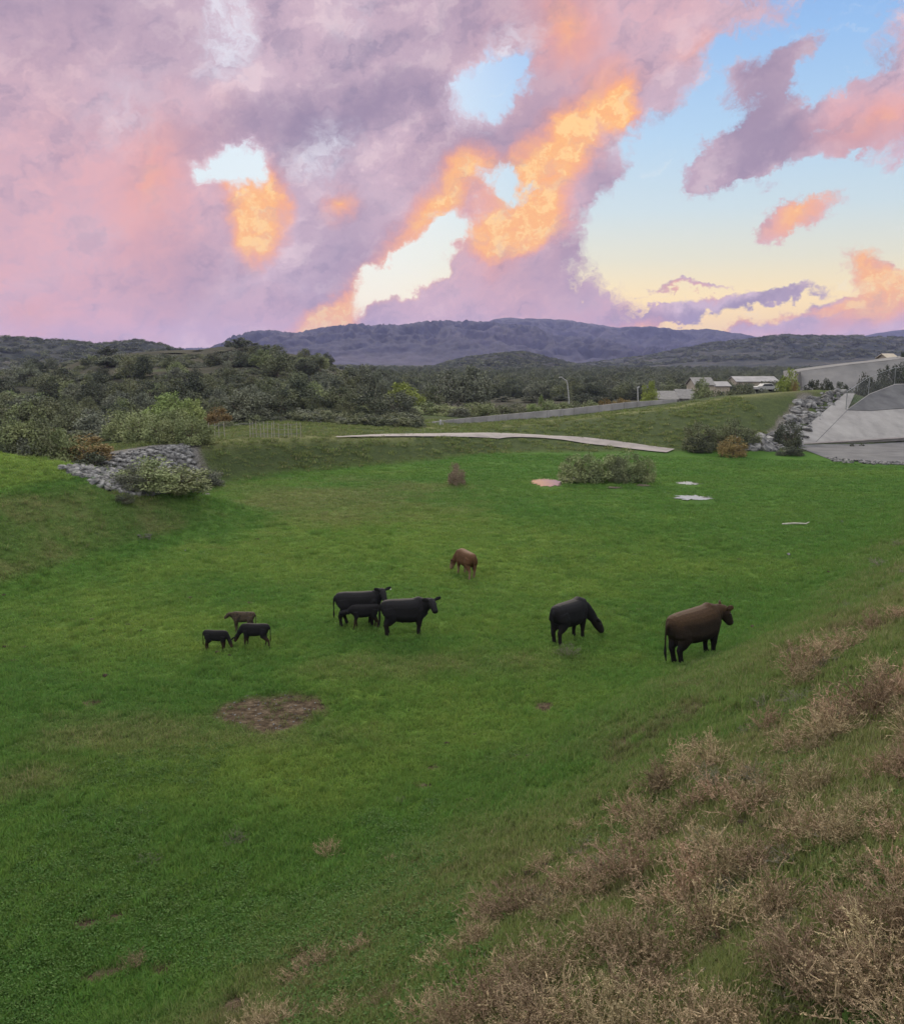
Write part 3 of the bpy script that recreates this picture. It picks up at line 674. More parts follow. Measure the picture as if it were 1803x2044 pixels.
# left fence rows
def post_fence(pts_, n, label, h, wires=3, pickets=False):
    P_ = [at(*p) for p in pts_]; o0 = P_[0]; e = empty('wire_fence', o0); tag(e, label, 'fence'); allp = []
    for i in range(n):
        u = i/(n-1)*(len(P_)-1); k_ = min(int(u), len(P_)-2); p = P_[k_].lerp(P_[k_+1], u-k_)
        p.x += random.uniform(-.1, .1); p.z = T1(p.x, p.y); hh = h*random.uniform(.9, 1.1); lean = random.uniform(-.06, .06); allp.append((p, hh, lean))
        MB().tube([p-o0-Vector((0,0,.2)), p-o0+Vector((lean,0,hh))], [.035,.03], 6).build('post', m_wood, e)
    mb = MB()
    for w_ in range(wires):
        f_ = (w_+.8)/wires
        mb.tube([p-o0+Vector((l_*f_, -.06, hh*f_*.95)) for p, hh, l_ in allp], [.012]*n, 4)
    mb.build('wires', m_metal, e)
post_fence([(500,873),(545,873.5),(600,872)], 14, 'pale wire fence with many thin posts in front of the dark trees', 1.5)
post_fence([(405,876),(450,874)], 5, 'short run of leaning fence posts right of the willow bushes', 1.5, 2)

# ------------------------------------------------------------------ rocks
def rock_mesh(seed):
    rr = random.Random(seed); bm = bmesh.new(); bmesh.ops.create_icosphere(bm, subdivisions=2, radius=.5)
    sx, sy, sz = rr.uniform(.8, 1.25), rr.uniform(.7, 1.0), rr.uniform(.5, .8)
    pl_ = [(Vector((rr.gauss(0,1), rr.gauss(0,1), rr.gauss(0,1))).normalized(), rr.uniform(.22, .38)) for _ in range(12)]
    for v in bm.verts:
        for n_, d_ in pl_:
            e_ = v.co.dot(n_)-d_
            if e_ > 0: v.co -= n_*e_
        v.co = Vector((v.co.x*sx*1.25, v.co.y*sy*1.25, v.co.z*sz*1.25))*rr.uniform(.97, 1.03)
    me = bpy.data.meshes.new('rock'); bm.to_mesh(me); bm.free(); me.materials.append(m_rock); return me
ROCKS = [rock_mesh(i) for i in range(7)]
def in_poly(x, y, poly):
    ins = np.zeros(x.shape, bool); n = len(poly)
    for i in range(n):
        (x0, y0), (x1, y1) = poly[i], poly[(i+1) % n]
        c_ = ((y0 > y) != (y1 > y)) & (x < (x1-x0)*(y-y0)/(y1-y0+1e-9)+x0); ins ^= c_
    return ins
def scatter_px(poly, n):
    xs_ = np.array([p[0] for p in poly]); ys_ = np.array([p[1] for p in poly])
    x = rng.uniform(xs_.min(), xs_.max(), n*4); y = rng.uniform(ys_.min(), ys_.max(), n*4)
    k_ = in_poly(x, y, poly); return x[k_][:n], y[k_][:n]

def instancer(name, pts_, scl, zone, sources, label, rot=None, cat='vegetation'):
    """one object of uncountable stuff: small meshes set on points by geometry nodes"""
    me = bpy.data.meshes.new(name); me.vertices.add(len(pts_)); me.vertices.foreach_set('co', np.asarray(pts_, np.float32).ravel())
    a_ = me.attributes.new('scl', 'FLOAT_VECTOR', 'POINT')
    scl = np.asarray(scl, np.float32); scl = scl if scl.ndim == 2 else np.stack([scl]*3, -1); a_.data.foreach_set('vector', scl.ravel())
    if rot is None: rot = np.stack([rng.normal(0,.12,len(pts_)), rng.normal(0,.12,len(pts_)), rng.uniform(0,6.28,len(pts_))], -1)
    a_ = me.attributes.new('rot', 'FLOAT_VECTOR', 'POINT'); a_.data.foreach_set('vector', rot.astype(np.float32).ravel())
    a_ = me.attributes.new('zone', 'FLOAT_COLOR', 'POINT')
    a_.data.foreach_set('color', np.stack([zone[0], zone[1], zone[2], np.ones(len(pts_))], -1).astype(np.float32).ravel())
    o = bpy.data.objects.new(name, me); C.objects.link(o)
    col = bpy.data.collections.new(name+'_sources')
    for s in sources: col.objects.link(s)
    ng = bpy.data.node_groups.new(name+'_scatter', 'GeometryNodeTree')
    ng.interface.new_socket('Geometry', in_out='INPUT', socket_type='NodeSocketGeometry'); ng.interface.new_socket('Geometry', in_out='OUTPUT', socket_type='NodeSocketGeometry')
    N_ = ng.nodes; gi = N_.new('NodeGroupInput'); go = N_.new('NodeGroupOutput'); ci = N_.new('GeometryNodeCollectionInfo'); ci.inputs['Collection'].default_value = col
    ci.inputs['Separate Children'].default_value = True; ci.inputs['Reset Children'].default_value = True
    iop = N_.new('GeometryNodeInstanceOnPoints'); iop.inputs['Pick Instance'].default_value = True
    an = N_.new('GeometryNodeInputNamedAttribute'); an.data_type = 'FLOAT_VECTOR'; an.inputs['Name'].default_value = 'scl'
    ar = N_.new('GeometryNodeInputNamedAttribute'); ar.data_type = 'FLOAT_VECTOR'; ar.inputs['Name'].default_value = 'rot'
    rv = N_.new('FunctionNodeRandomValue'); rv.data_type = 'INT'; rv.inputs['Min'].default_value = 0; rv.inputs['Max'].default_value = len(sources)-1
    L_ = ng.links
    L_.new(gi.outputs[0], iop.inputs['Points']); L_.new(ci.outputs[0], iop.inputs['Instance'])
    L_.new([s for s in an.outputs if s.enabled][0], iop.inputs['Scale'])
    L_.new([s for s in rv.outputs if s.enabled][0], iop.inputs['Instance Index'])
    L_.new([s for s in ar.outputs if s.enabled][0], iop.inputs['Rotation']); L_.new(iop.outputs[0], go.inputs[0])
    md = o.modifiers.new('scatter', 'NODES'); md.node_group = ng
    return tag(o, label, cat, kind='stuff')

def rocks(poly, n, nind, smin, smax, label, group, stuff_label, lift=0.0):
    x, y = scatter_px(poly, n); X, Y, Z, h = cast(x, y)
    s = rng.uniform(smin, smax, len(X))*(.75+.5*rng.random(len(X))**2)
    o_ = np.argsort(-s); X, Y, Z, s = X[o_], Y[o_], Z[o_], s[o_]
    for i in range(min(nind, len(X))):
        o = bpy.data.objects.new('rock', ROCKS[i % 7]); C.objects.link(o); o.location = (X[i], Y[i], Z[i]+lift*s[i]); o.scale = (s[i],)*3
        o.rotation_euler = (random.uniform(-.5,.5), random.uniform(-.5,.5), random.uniform(0, 6.28)); tag(o, label, 'rock', group)
    if len(X) > nind:
        k_ = slice(nind, None); srcs = [bpy.data.objects.new('rock_piece', m_) for m_ in ROCKS[:4]]
        z0 = np.zeros(len(X[k_]))
        instancer('loose_rocks', np.stack([X[k_], Y[k_], Z[k_]+lift*s[k_]], -1), s[k_], (z0, z0, z0), srcs, stuff_label, cat='rocks')
LP = [(118,936),(165,928),(235,908),(300,893),(350,889),(380,893),(386,925),(398,948),(412,964),(345,986),(262,990),(205,972),(150,950)]
rocks(LP, 1900, 190, .35, .70, 'grey riprap rock on the bank left of the pasture', 'riprap rocks on the left bank', 'smaller grey stones packed between the left bank rocks')
RP = [(1590,888),(1684,782),(1668,781),(1625,795),(1592,808),(1566,842),(1545,868),(1480,880),(1440,897),(1520,902),(1600,896)]
rocks(RP, 300, 120, .8, 1.5, 'grey riprap rock heaped beside the concrete spillway', 'riprap rocks beside the spillway', 'smaller stones packed between the rocks by the spillway')
AP = [(1650,914),(1700,920),(1803,924),(1900,927),(1900,932),(1803,929),(1690,926),(1650,920)]
rocks(AP, 150, 0, .3, .6, '', '', 'broken pale stones along the near edge of the concrete apron', .2)

# puddles
def puddle(px, row, wpx, hpx, label, rag=.35):
    c0 = at(px, row); cx, cy, rx, ry = wel(px, row, wpx, hpx); ry = max(ry, .25); N = 96; zmax = 0; vs = []
    for i in range(N):
        t_ = 2*math.pi*i/N; q_ = 1+rag*1.6*(float(fbm(np.array(math.cos(t_)*3+px), np.array(math.sin(t_)*3+row), .45, 4, .7))-.5)*2
        vs.append((rx*q_*math.cos(t_), ry*q_*math.sin(t_), 0))
    g_ = terr(np.array([v[0]+cx for v in vs]+[cx]), np.array([v[1]+cy for v in vs]+[cy])); z = float(g_.max())+.012
    o = mesh_obj('puddle', vs, [tuple(range(N))], mw); o.location = (cx, cy, z); tag(o, label, 'puddle', kind='structure')
puddle(1090, 963, 62, 15, 'largest pink puddle left of the green willow clump')
puddle(1140, 956, 50, 6, 'thin sliver of water at the foot of the willow clump')
puddle(1382, 994, 72, 9, 'narrow white puddle nearest to the camera', .6)
puddle(1372, 964, 40, 6, 'small pale puddle right of the willow clump', .6)
puddle(1282, 968, 24, 5, 'tiny puddle below the right end of the willow clump', .6)
puddle(1225, 973, 34, 4, 'thin puddle streak below the willow clump', .6)

# ------------------------------------------------------------------ foliage prototypes
def leaf_cloud(centres, radii, per, size, rr, flat=1.0, droop=0.0, tri=False):
    """many small leaf faces spread through a crown's volume"""
    n = len(centres)*per
    c_ = np.repeat(np.asarray(centres), per, 0); r_ = np.repeat(np.asarray(radii), per)
    d = rr.normal(size=(n, 3)); d /= np.linalg.norm(d, axis=1, keepdims=True); rad = rr.random(n)**.45
    p = c_ + d*(r_*rad)[:, None]*np.array([1, 1, flat]); 
    a = rr.normal(size=(n, 3)); a[:, 2] -= droop; a /= np.linalg.norm(a, axis=1, keepdims=True)
    b = np.cross(a, rr.normal(size=(n, 3))); b /= np.linalg.norm(b, axis=1, keepdims=True)
    s = size*rr.uniform(.6, 1.3, n)[:, None]
    v = np.stack([p-a*s, p+b*s*.45, p+a*s, p-b*s*.45], 1).reshape(-1, 3)
    return v, np.arange(n*4).reshape(-1, 4)
def crown_proto(seed, style):
    """unit crown: about 1 wide and 1 tall, standing on z=0"""
    rr = np.random.default_rng(seed); cs = []; rs_ = []
    if style == 'bush':
        for i in range(26):
            a = rr.uniform(0, 6.28); q_ = rr.random()**.6*.40; h_ = rr.uniform(.08, .86)*(1-.9*q_**2*2.2); cs.append((q_*math.cos(a), q_*math.sin(a), max(.08, h_))); rs_.append(rr.uniform(.11, .20))
        for i in range(12):
            a = 6.28*i/12+rr.uniform(-.2,.2); cs.append((.36*math.cos(a), .36*math.sin(a), rr.uniform(.10,.3))); rs_.append(.14)
        per, sz, fl, dr = 110, .030, 1.1, .3
    elif style == 'round':
        for i in range(34):
            d = rr.normal(size=3); d /= np.linalg.norm(d); q_ = rr.random()**.4*.40; cs.append((d[0]*q_, d[1]*q_, .53+d[2]*q_*1.0)); rs_.append(rr.uniform(.10, .18))
        per, sz, fl, dr = 110, .030, 1.0, 0
    elif style == 'tall':
        for i in range(40):
            h_ = rr.uniform(.16, .95); wv_ = .42*math.sin(min(1, (h_-.05)/.95*1.05)*math.pi)**.6*rr.uniform(.4, 1); a = rr.uniform(0, 6.28)
            cs.append((wv_*math.cos(a), wv_*math.sin(a), h_)); rs_.append(rr.uniform(.07, .13))
        per, sz, fl, dr = 120, .024, 1.5, 1.5
    elif style == 'low':
        for i in range(22):
            a = rr.uniform(0, 6.28); q_ = rr.random()**.5*.45; cs.append((q_*math.cos(a), q_*math.sin(a), rr.uniform(.1, .75)*(1-q_))); rs_.append(rr.uniform(.09, .17))
        per, sz, fl, dr = 40, .048, .9, 0
    v, f = leaf_cloud(cs, rs_, per, sz, rr, fl, dr)
    v[:, 2] = np.maximum(v[:, 2], .005)
    return v, f, cs
def trunk_proto(cs, seed, style):
    rr = random.Random(seed); mb = MB(); top = .45 if style in ('round', 'tall') else .12
    if style == 'tall': top = .75
    mb.tube([(0,0,-.03),(rr.uniform(-.02,.02),0,top*.5),(rr.uniform(-.03,.03),rr.uniform(-.03,.03),top)], [.035,.026,.014], 7)
    for c in cs[:14]:
        z0 = min(top, max(.02, c[2]*.6)); m_ = (c[0]*.5, c[1]*.5, (z0+c[2])*.5+.03); mb.tube([(0,0,z0), m_, c], [.014,.009,.003], 5)
    return mb
PROTO = {}
def proto(style, k_, mat_, bark):
    key = (style, k_, mat_.name)
    if key not in PROTO:
        v, f, cs = crown_proto(hash((style, k_)) % 9973 if False else (k_*131+{'bush':1,'round':2,'tall':3,'low':4}[style]), style)
        cm = bpy.data.meshes.new('crown'); 
        o = mesh_obj('crown', v, f, mat_, link=False); tm = trunk_proto(cs, k_, style); to = mesh_obj('trunk', tm.v, tm.f, bark, link=False)
        PROTO[key] = (o.data, to.data)
    return PROTO[key]
def leafmat(name, c1, c2, rand=.18):
    return noisy(name, c1, c2, 1.6, .75, .12, 0, rand=rand, coord='Object')
ML = dict(willow=leafmat('willow_leaves', (.14,.17,.08), (.27,.30,.14)), dark=leafmat('dark_oak_leaves', (.048,.058,.040), (.105,.115,.070)),
          olive=leafmat('olive_scrub_leaves', (.092,.105,.060), (.185,.195,.105)), yellow=leafmat('yellow_green_leaves', (.16,.20,.04), (.27,.31,.08), .08),
          orange=leafmat('autumn_orange_leaves', (.16,.115,.045), (.28,.20,.085), .12), grey=leafmat('grey_green_leaves', (.11,.12,.09), (.21,.22,.16)),
          euc=leafmat('eucalyptus_leaves', (.098,.110,.080), (.200,.212,.145)), brown=leafmat('brown_twigs', (.16,.125,.085), (.25,.20,.14)),
          green=leafmat('bright_willow_leaves', (.16,.21,.075), (.29,.34,.13)))
NAMES = {'willow':'willow_bush','dark':'dark_oak','olive':'scrub_oak','yellow':'yellow_tree','orange':'orange_tree','grey':'grey_shrub','euc':'eucalyptus_tree','brown':'dry_shrub','green':'willow_tree'}
cnt = [0]
def plant_w(x, y, z, wd, ht, style, kind, label, group=None, bark=None, name=None, cat=None):
    cnt[0] += 1; cm, tm = proto(style, cnt[0] % 3, ML[kind], bark or m_bark)
    e = empty(name or NAMES[kind], (x, y, z), random.uniform(0, 6.28)); e.scale = (wd*1.05, wd*1.05, ht)
    tag(e, label, cat or ('bush' if style in ('bush', 'low') else 'tree'), group)
    for n_, m_ in (('crown', cm), ('trunk', tm)):
        o = bpy.data.objects.new(n_, m_); C.objects.link(o); o.parent = e
    return e
def plant(px, rtop, rbase, wpx, Y, style, kind, label, group=None, **kw):
    """a tree whose crown fills wpx at distance Y; Y None = stand where rbase meets the ground"""
    if Y is None: p = at(px, rbase); Y = p.y
    else: p = at_y(px, rbase, Y); p.z = T1(p.x, Y)
    top = at_y(px, rtop, Y).z; wd = wpx*Y/1800/.97
    return plant_w(p.x, Y, p.z-.05, wd, max(.3, top-p.z+.05), style, kind, label, group, **kw)

# trees and bushes one can point at
B = plant
B(806,762,850,84,145,'round','yellow','bright yellow green round tree left of the olive tree behind the wall', name='yellow_green_tree')
B(858,764,845,56,155,'round','olive','olive tree right beside the yellow green tree')
B(905,736,845,84,175,'round','euc','tall dusky eucalyptus, left one of the pair', bark=m_palebark)
B(948,727,840,84,178,'round','euc','tallest feathery eucalyptus in front of the low dark hill', bark=m_palebark)
B(1225-20,790,830,34,150,'bush','orange','small orange brown tree at the left end of the orange pair by the wall')
B(1240,787,825,42,148,'bush','orange','larger orange brown tree by the wall left of the white pole')
B(1293,758,815,40,158,'round','yellow','yellow green tree behind the leaning white pole', name='yellow_green_tree')
B(1403,752,800,46,170,'round','willow','green tree covering the boxy tan house')
B(1572,733,790,50,160,'round','yellow','yellow tree at the left end of the grey bank', name='yellow_tree')
B(1586,757,790,28,157,'bush','orange','rust coloured bush at the foot of the yellow tree')
for i, (px, rt_, w_, Y, kd) in enumerate([(1425,771,44,160,'olive'),(1455,768,44,163,'olive'),(1485,766,50,163,'olive'),(1518,770,36,166,'grey'),(1545,774,34,158,'olive'),(1335,797,40,150,'olive'),(1370,792,44,152,'grey'),(1395,785,36,154,'olive')]):
    B(px, rt_, 800, w_*1.35, Y, 'bush', kd, 'grey green bush between the sheds and the yellow tree', 'bushes along the houses')
for (px, rt_, w_) in [(1620,757,36),(1643,754,32),(1665,760,34),(1690,766,26)]:
    B(px, rt_, 790, w_*1.25, 139, 'round', 'dark', 'dark bush in front of the grey bank', 'dark bushes in front of the grey bank')
for (px, rt_, w_) in [(1722,744,42),(1745,735,44),(1770,727,44),(1800,722,50),(1835,718,50)]:
    B(px, rt_, 790, w_*1.25, 150, 'round', 'dark', 'dark bush behind the chain link fence', 'dark bushes behind the chain link fence')
B(1797,698,720,26,192,'round','dark','small dark tree beside the cream house on the bank')
# row behind the wall
for (px, rt_, w_, Y, kd) in [(790,806,44,140,'olive'),(818,808,42,138,'willow'),(848,803,50,142,'willow'),(885,806,44,140,'willow'),(915,812,36,138,'grey'),(940,804,44,144,'willow'),(968,802,46,145,'willow'),
     (1000,806,40,146,'olive'),(1028,806,38,146,'olive'),(1092,796,40,150,'willow'),(1118,798,42,152,'willow'),(1150,800,36,152,'olive'),(1178,797,34,150,'willow')]:
    B(px, rt_-3, 848, w_*1.3, Y, 'bush', kd, 'rounded green bush in the row behind the low grey wall', 'bushes behind the low grey wall')
B(1062,799,840,44,147,'bush','green','light yellow green bush in the row behind the grey wall', name='pale_bush')
B(1078,790,840,18,150,'tall','green','slim yellow green sapling in the row behind the grey wall', name='sapling')
for (px, rt_, w_, Y) in [(1160,783,50,210),(1185,790,40,205),(1060,790,50,220),(1120,788,46,230),(1000,790,50,225),(1210,786,40,215)]:
    B(px, rt_, 830, w_, Y, 'round', 'dark', 'dark tree standing behind the wall bushes', 'dark trees behind the wall bushes')
for (px, rt_, w_, Y, kd, lab) in [(556,704,64,215,'olive','large rounded olive tree on the right shoulder of the knoll'),(700,736,84,168,'olive','tallest rounded grey tree at the right end of the hill'),
      (742,744,70,160,'euc','rounded dusky tree beside the tallest grey tree'),(600,742,62,180,'dark','dark rounded tree below the grassy clearing'),(648,735,56,200,'euc','dusky tree at the foot of the right hill flank'),
      (440,775,50,140,'grey','pale grey tree behind the lone orange tree'),(180,790,56,130,'olive','olive tree above the left willow thicket'),(60,792,60,125,'grey','grey tree behind the left willow thicket')]:
    B(px, rt_, 850, w_, Y, 'round', kd, lab)
# dark tree mass right of the hill
for (px, rt_, w_, Y, st) in [(640,760,60,150,'round'),(672,752,60,165,'round'),(700,742,66,175,'tall'),(728,738,72,172,'tall'),(752,752,56,160,'tall'),(690,790,70,140,'round'),(735,795,70,138,'round'),(655,800,56,135,'round'),(770,800,44,140,'round'),(765,775,46,158,'tall')]:
    B(px, rt_-6, 865, w_*1.2, Y, st, 'euc', 'tall dark tree in the grove right of the hill', 'dark trees in the grove right of the hill')
for (px, rt_, w_, kd) in [(530,812,60,'olive'),(570,808,54,'dark'),(605,822,60,'olive'),(625,835,50,'dark'),(560,838,50,'dark'),(590,842,46,'grey'),(520,846,40,'olive'),(650,840,50,'dark')]:
    B(px, rt_, 866, w_, 118, 'bush', kd, 'dark rounded bush behind the pale wire fence', 'bushes behind the pale wire fence')
# willows on the left
for (px, rt_, rb, w_, kd) in [(245,826,880,66,'willow'),(282,822,882,64,'willow'),(325,818,882,64,'willow'),(352,824,884,60,'willow'),(382,832,886,50,'willow'),(405,840,884,40,'willow'),(225,836,878,50,'grey')]:
    B(px, rt_-12, rb, w_*1.25, None, 'bush', kd, 'grey green willow bush on the grass above the left rocks', 'willow bushes above the left rocks')
for (px, rt_, w_) in [(325,790,66),(360,786,60),(385,800,50)]:
    B(px, rt_-6, 850, w_*1.3, 97, 'round', 'green', 'light green willow tree rising behind the willow bushes', 'light green trees behind the willow bushes')
for (px, rt_, w_, kd) in [(20,832,70,'willow'),(58,828,76,'willow'),(95,836,66,'olive'),(-20,840,70,'olive'),(125,846,60,'willow'),(30,862,60,'olive'),(75,864,64,'grey')]:
    B(px, rt_-10, 922, w_*1.3, 72, 'bush', kd, 'grey green willow bush in the thicket at the left edge', 'willow thicket at the left edge')
B(0,868,930,50,66,'bush','dark','dark bush at the very left edge above the green spur')
B(172,866,918,104,73,'bush','orange','wide orange brown bush left of the riprap rocks', name='orange_bush')
B(110,850,905,50,80,'bush','orange','dull orange bush poking out of the left thicket', name='orange_bush')
B(185,895,938,90,71,'bush','dark','low dark bush under the wide orange bush')
B(436,810,858,54,105,'bush','orange','rounded orange tree standing alone right of the light green trees', name='orange_tree')
B(452,838,868,44,100,'bush','olive','olive bush beneath the lone orange tree'); B(485,842,866,40,102,'bush','grey','grey bush between the lone orange tree and the pale fence')
B(295,908,978,125,None,'bush','willow','tall part of the grey green shrub growing over the left riprap rocks')
B(360,920,980,125,None,'bush','willow','middle part of the grey green shrub growing over the left riprap rocks')
B(408,928,970,75,None,'bush','grey','right end of the grey green shrub growing over the left riprap rocks')
B(262,925,978,60,None,'bush','grey','left end of the grey green shrub growing over the left riprap rocks')
B(248,982,1002,40,None,'bush','dark','small dark bush on the crest of the green spur')
B(288,1058,1074,28,None,'low','grey','tiny pale grey bush alone on the side of the green spur')
# field shrubs
for (px, rt_, rb, w_) in [(1140,903,962,60),(1175,896,962,66),(1215,894,960,70),(1255,898,961,66),(1285,905,962,46)]:
    B(px, rt_, rb, w_, None, 'bush', 'willow', 'green willow shrub in the clump beside the pink puddle', 'willow clump beside the pink puddle')
B(1235,900,963,44,None,'bush','olive','browner shrub in the middle of the clump beside the pink puddle')
B(911,921,968,36,None,'bush','brown','lone upright brown shrub left of the pink puddle')
for (px, rt_, rb, w_, kd) in [(1392,834,900,64,'olive'),(1398,858,902,50,'dark'),(1465,832,893,60,'olive'),(1436,842,896,50,'olive'),(1494,846,888,46,'olive')]:
    B(px, rt_, rb, w_, None, 'bush', kd, 'bushy dark shrub at the foot of the right bank', 'shrubs at the foot of the right bank')
B(1461,868,912,56,None,'bush','orange','orange yellow bush in front of the rocks at the foot of the right bank', name='orange_bush')
B(1572,832,892,52,None,'bush','dark','dark bush among the rocks beside the spillway'); B(1575,886,908,56,None,'bush','dark','low dark bush at the corner of the concrete apron')
for (px, rb) in ((1699.5,891),(1719,890)):
    B(px, rb-9, rb, 9, None, 'low', 'dark', 'tiny dark shrub on the concrete apron', 'tiny shrubs on the apron')
# near hill: named clumps, then scattered scrub
for (px, rt_, rb, w_, Y, kd, lab) in [(211,690,715,50,300,'dark','dark flat topped oak on the crest above the round dark oak'),(216,712,752,60,240,'dark','large round dark oak on the left hillside'),
     (126,736,764,80,250,'dark','wide low dark oak left of the round dark oak'),(348,706,738,52,290,'dark','dark oak on the slope left of the knoll'),(336,690,698,10,330,'dark','tiny lone bush on the left skyline'),
     (401,702,726,36,300,'dark','dark oak just left of the knoll'),(473,672,730,60,290,'dark','tall rounded oak crowning the knoll'),(505,683,735,46,285,'dark','lower oak right beside the tall oak on the knoll'),
     (448,700,740,44,280,'dark','dark oak on the left shoulder of the knoll'),(560,700,760,56,240,'olive','olive tree right of the knoll oaks'),(610,715,760,50,235,'dark','dark oak on the right shoulder of the knoll')]:
    B(px, rt_, rb, w_, Y, 'round', kd, lab)
px_ = rng.uniform(-120, 800, 900); rw = rng.uniform(718, 872, 900)
hx, hy, hz_, hh_ = cast(px_, rw); rr_ = np.hypot(hx, hy)
k_ = hh_ & (rr_ > 112) & (rr_ < 345) & (fbm(hx, hy, 30, 3) > .36); hx, hy, rr_ = hx[k_], hy[k_], rr_[k_]
# keep the grassy clearing on the right flank open
g0 = at(590, 765); g1 = at(300, 722); keep = (np.hypot(hx-g0.x, (hy-g0.y)*.6) > 13) & (np.hypot(hx-g1.x, (hy-g1.y)*.5) > 15); hx, hy, rr_ = hx[keep], hy[keep], rr_[keep]
kinds = ['dark','olive','olive','grey','euc','dark','willow']
desc = {'dark':'dark round oak scrub on the left hillside','olive':'olive green scrub on the left hillside','grey':'grey green scrub on the left hillside','euc':'dusky leafy tree on the left hillside','willow':'pale green scrub on the left hillside'}
order = np.argsort(rr_); order = np.concatenate([order[:150], rng.permutation(order[150:])[:120]])
for i in order:
    kd = kinds[int(rng.integers(len(kinds)))]; wd = rng.uniform(3.0, 7.2)*(1.0 if rr_[i] > 160 else .85)
    plant_w(hx[i], hy[i], T1(hx[i], hy[i])-.2, wd, wd*rng.uniform(.6, 1.0), 'bush' if rng.random() < .5 else 'round', kd, desc[kd], {'dark':'dark oak','olive':'olive','grey':'grey green','euc':'dusky eucalyptus','willow':'pale green'}[kd]+' scrub scattered over the left hillside')
# brush on the hills as uncountable cover
def lowsrc(kind, n=2):
    out = []
    for i in range(n):
        v, f, cs = crown_proto(60+i, 'low'); out.append(mesh_obj('brush', v, f, ML[kind], link=False))
    return out
def brush_on(grid, n, smin, smax, label, umin=20):
    X, Y, Z = grid; i = rng.integers(20, 90, n); j = rng.integers(0, X.shape[1]-1, n); fu = rng.random(n)
    i2 = i; p = np.stack([X[i2,j]*(1-fu)+X[i2,j+1]*fu, Y[i2,j]*(1-fu)+Y[i2,j+1]*fu, Z[i2,j]*(1-fu)+Z[i2,j+1]*fu], -1)
    i3 = np.minimum(i+1, 102); f2 = rng.random(n)[:, None]; p2 = np.stack([X[i3,j], Y[i3,j], Z[i3,j]], -1); p = p*(1-f2*.98)+p2*f2*.98
    s = rng.uniform(smin, smax, n); p[:, 2] -= s*.12; z0 = np.zeros(n)
    keep_ = fbm(p[:,0], p[:,1], smax*9, 3) > .42; p = p[keep_]; s = s[keep_]; z0 = z0[keep_]
    instancer('hill_brush', p, np.stack([s, s, s*.6], -1), (z0, z0, z0), lowsrc('dark')+lowsrc('olive', 1), label, cat='brush')
brush_on(RL, 5000, 5, 12, 'dark brush covering the ridge on the left skyline')
brush_on(RM, 6500, 6, 14, 'dark brush covering the hump shaped hill')
brush_on(RR, 9000, 7, 17, 'dark brush dotted over the long right hillside')
vr = 235*(1150/235)**(rng.random(6500)**.85); va = np.radians(rng.uniform(-8, 40, 6500)); vx, vy = vr*np.sin(va), vr*np.cos(va)
k_ = (fbm(vx, vy, 40, 3) > .33) & (terr(vx, vy) < 2.2); vx, vy, vr = vx[k_], vy[k_], vr[k_]; s = rng.uniform(3.4, 6.2, len(vx)); z0 = np.zeros(len(vx)); srcs = []
for st_, kd_, i_ in (('round','dark',0),('bush','olive',1),('round','euc',2),('tall','euc',0),('bush','dark',2),('bush','grey',1)):
    v, f, cs = crown_proto(i_*17+5, st_); v = v.copy(); v[:, 2] -= .12 if st_ == 'round' else .02; srcs.append(mesh_obj('far_crown', v, f, ML[kd_], link=False))
instancer('valley_woodland', np.stack([vx, vy, terr(vx, vy)], -1), np.stack([s*1.15, s*1.15, s*.95], -1), (z0, z0, z0), srcs, 'dark woodland filling the valley beyond the wall and houses', rot=np.stack([z0, z0, rng.uniform(0, 6.28, len(vx))], -1), cat='woodland')
# undergrowth between the hillside trees
px_ = rng.uniform(-200, 830, 9000); rw = rng.uniform(712, 880, 9000); ux, uy, uz, uh = cast(px_, rw); ur = np.hypot(ux, uy)
k_ = uh & (ur > 110) & (ur < 360) & (fbm(ux+8, uy, 14, 3) > .43); ux, uy, uz = ux[k_], uy[k_], uz[k_]; s = rng.uniform(1.2, 3.2, len(ux)); z0 = np.zeros(len(ux))
instancer('undergrowth', np.stack([ux, uy, uz-.1], -1), np.stack([s, s, s*.6], -1), (z0, z0, z0), lowsrc('olive')+lowsrc('grey', 1)+lowsrc('dark', 1), 'low scrub filling the left hillside between the trees', cat='undergrowth')

# ------------------------------------------------------------------ grass
def grass_clump(seed, nb, rad, h, wd, lean=.5, straw=.15):
    rr = np.random.default_rng(seed); vs = []; fs = []; st = []
    for i in range(nb):
        a = rr.uniform(0, 6.28); q_ = rad*rr.random()**.5; x, y = q_*math.cos(a), q_*math.sin(a); b_ = rr.uniform(0, 6.28); hh = h*rr.uniform(.45, 1.2)
        dx, dy = math.cos(b_), math.sin(b_); L_ = lean*hh*rr.uniform(.1, 1.3); k_ = rr.uniform(0, 6.28); ux_, uy_ = math.cos(k_)*wd, math.sin(k_)*wd; n = len(vs)
        vs += [(x-ux_, y-uy_, -.01), (x+ux_, y+uy_, -.01), (x+dx*L_*.35+ux_*.8, y+dy*L_*.35+uy_*.8, hh*.6), (x+dx*L_*.35-ux_*.8, y+dy*L_*.35-uy_*.8, hh*.6), (x+dx*L_, y+dy*L_, hh)]
        fs += [(n, n+1, n+2, n+3), (n+3, n+2, n+4)]; st += [1.0 if rr.random() < straw else 0.0]*5
    o = mesh_obj('grass_tuft', vs, fs, m_grass, link=False); at_ = o.data.attributes.new('straw', 'FLOAT', 'POINT'); at_.data.foreach_set('value', st); return o
def polar_pts(n, r0, r1, azm=41):
    r = r0*(r1/r0)**rng.random(n); a = np.radians(rng.uniform(-azm, azm, n)); return r*np.sin(a), r*np.cos(a), r
gx, gy, gr_ = polar_pts(230000, 3.5, 100)
z5 = zones(gx, gy); d = slope_d(gx, gy)
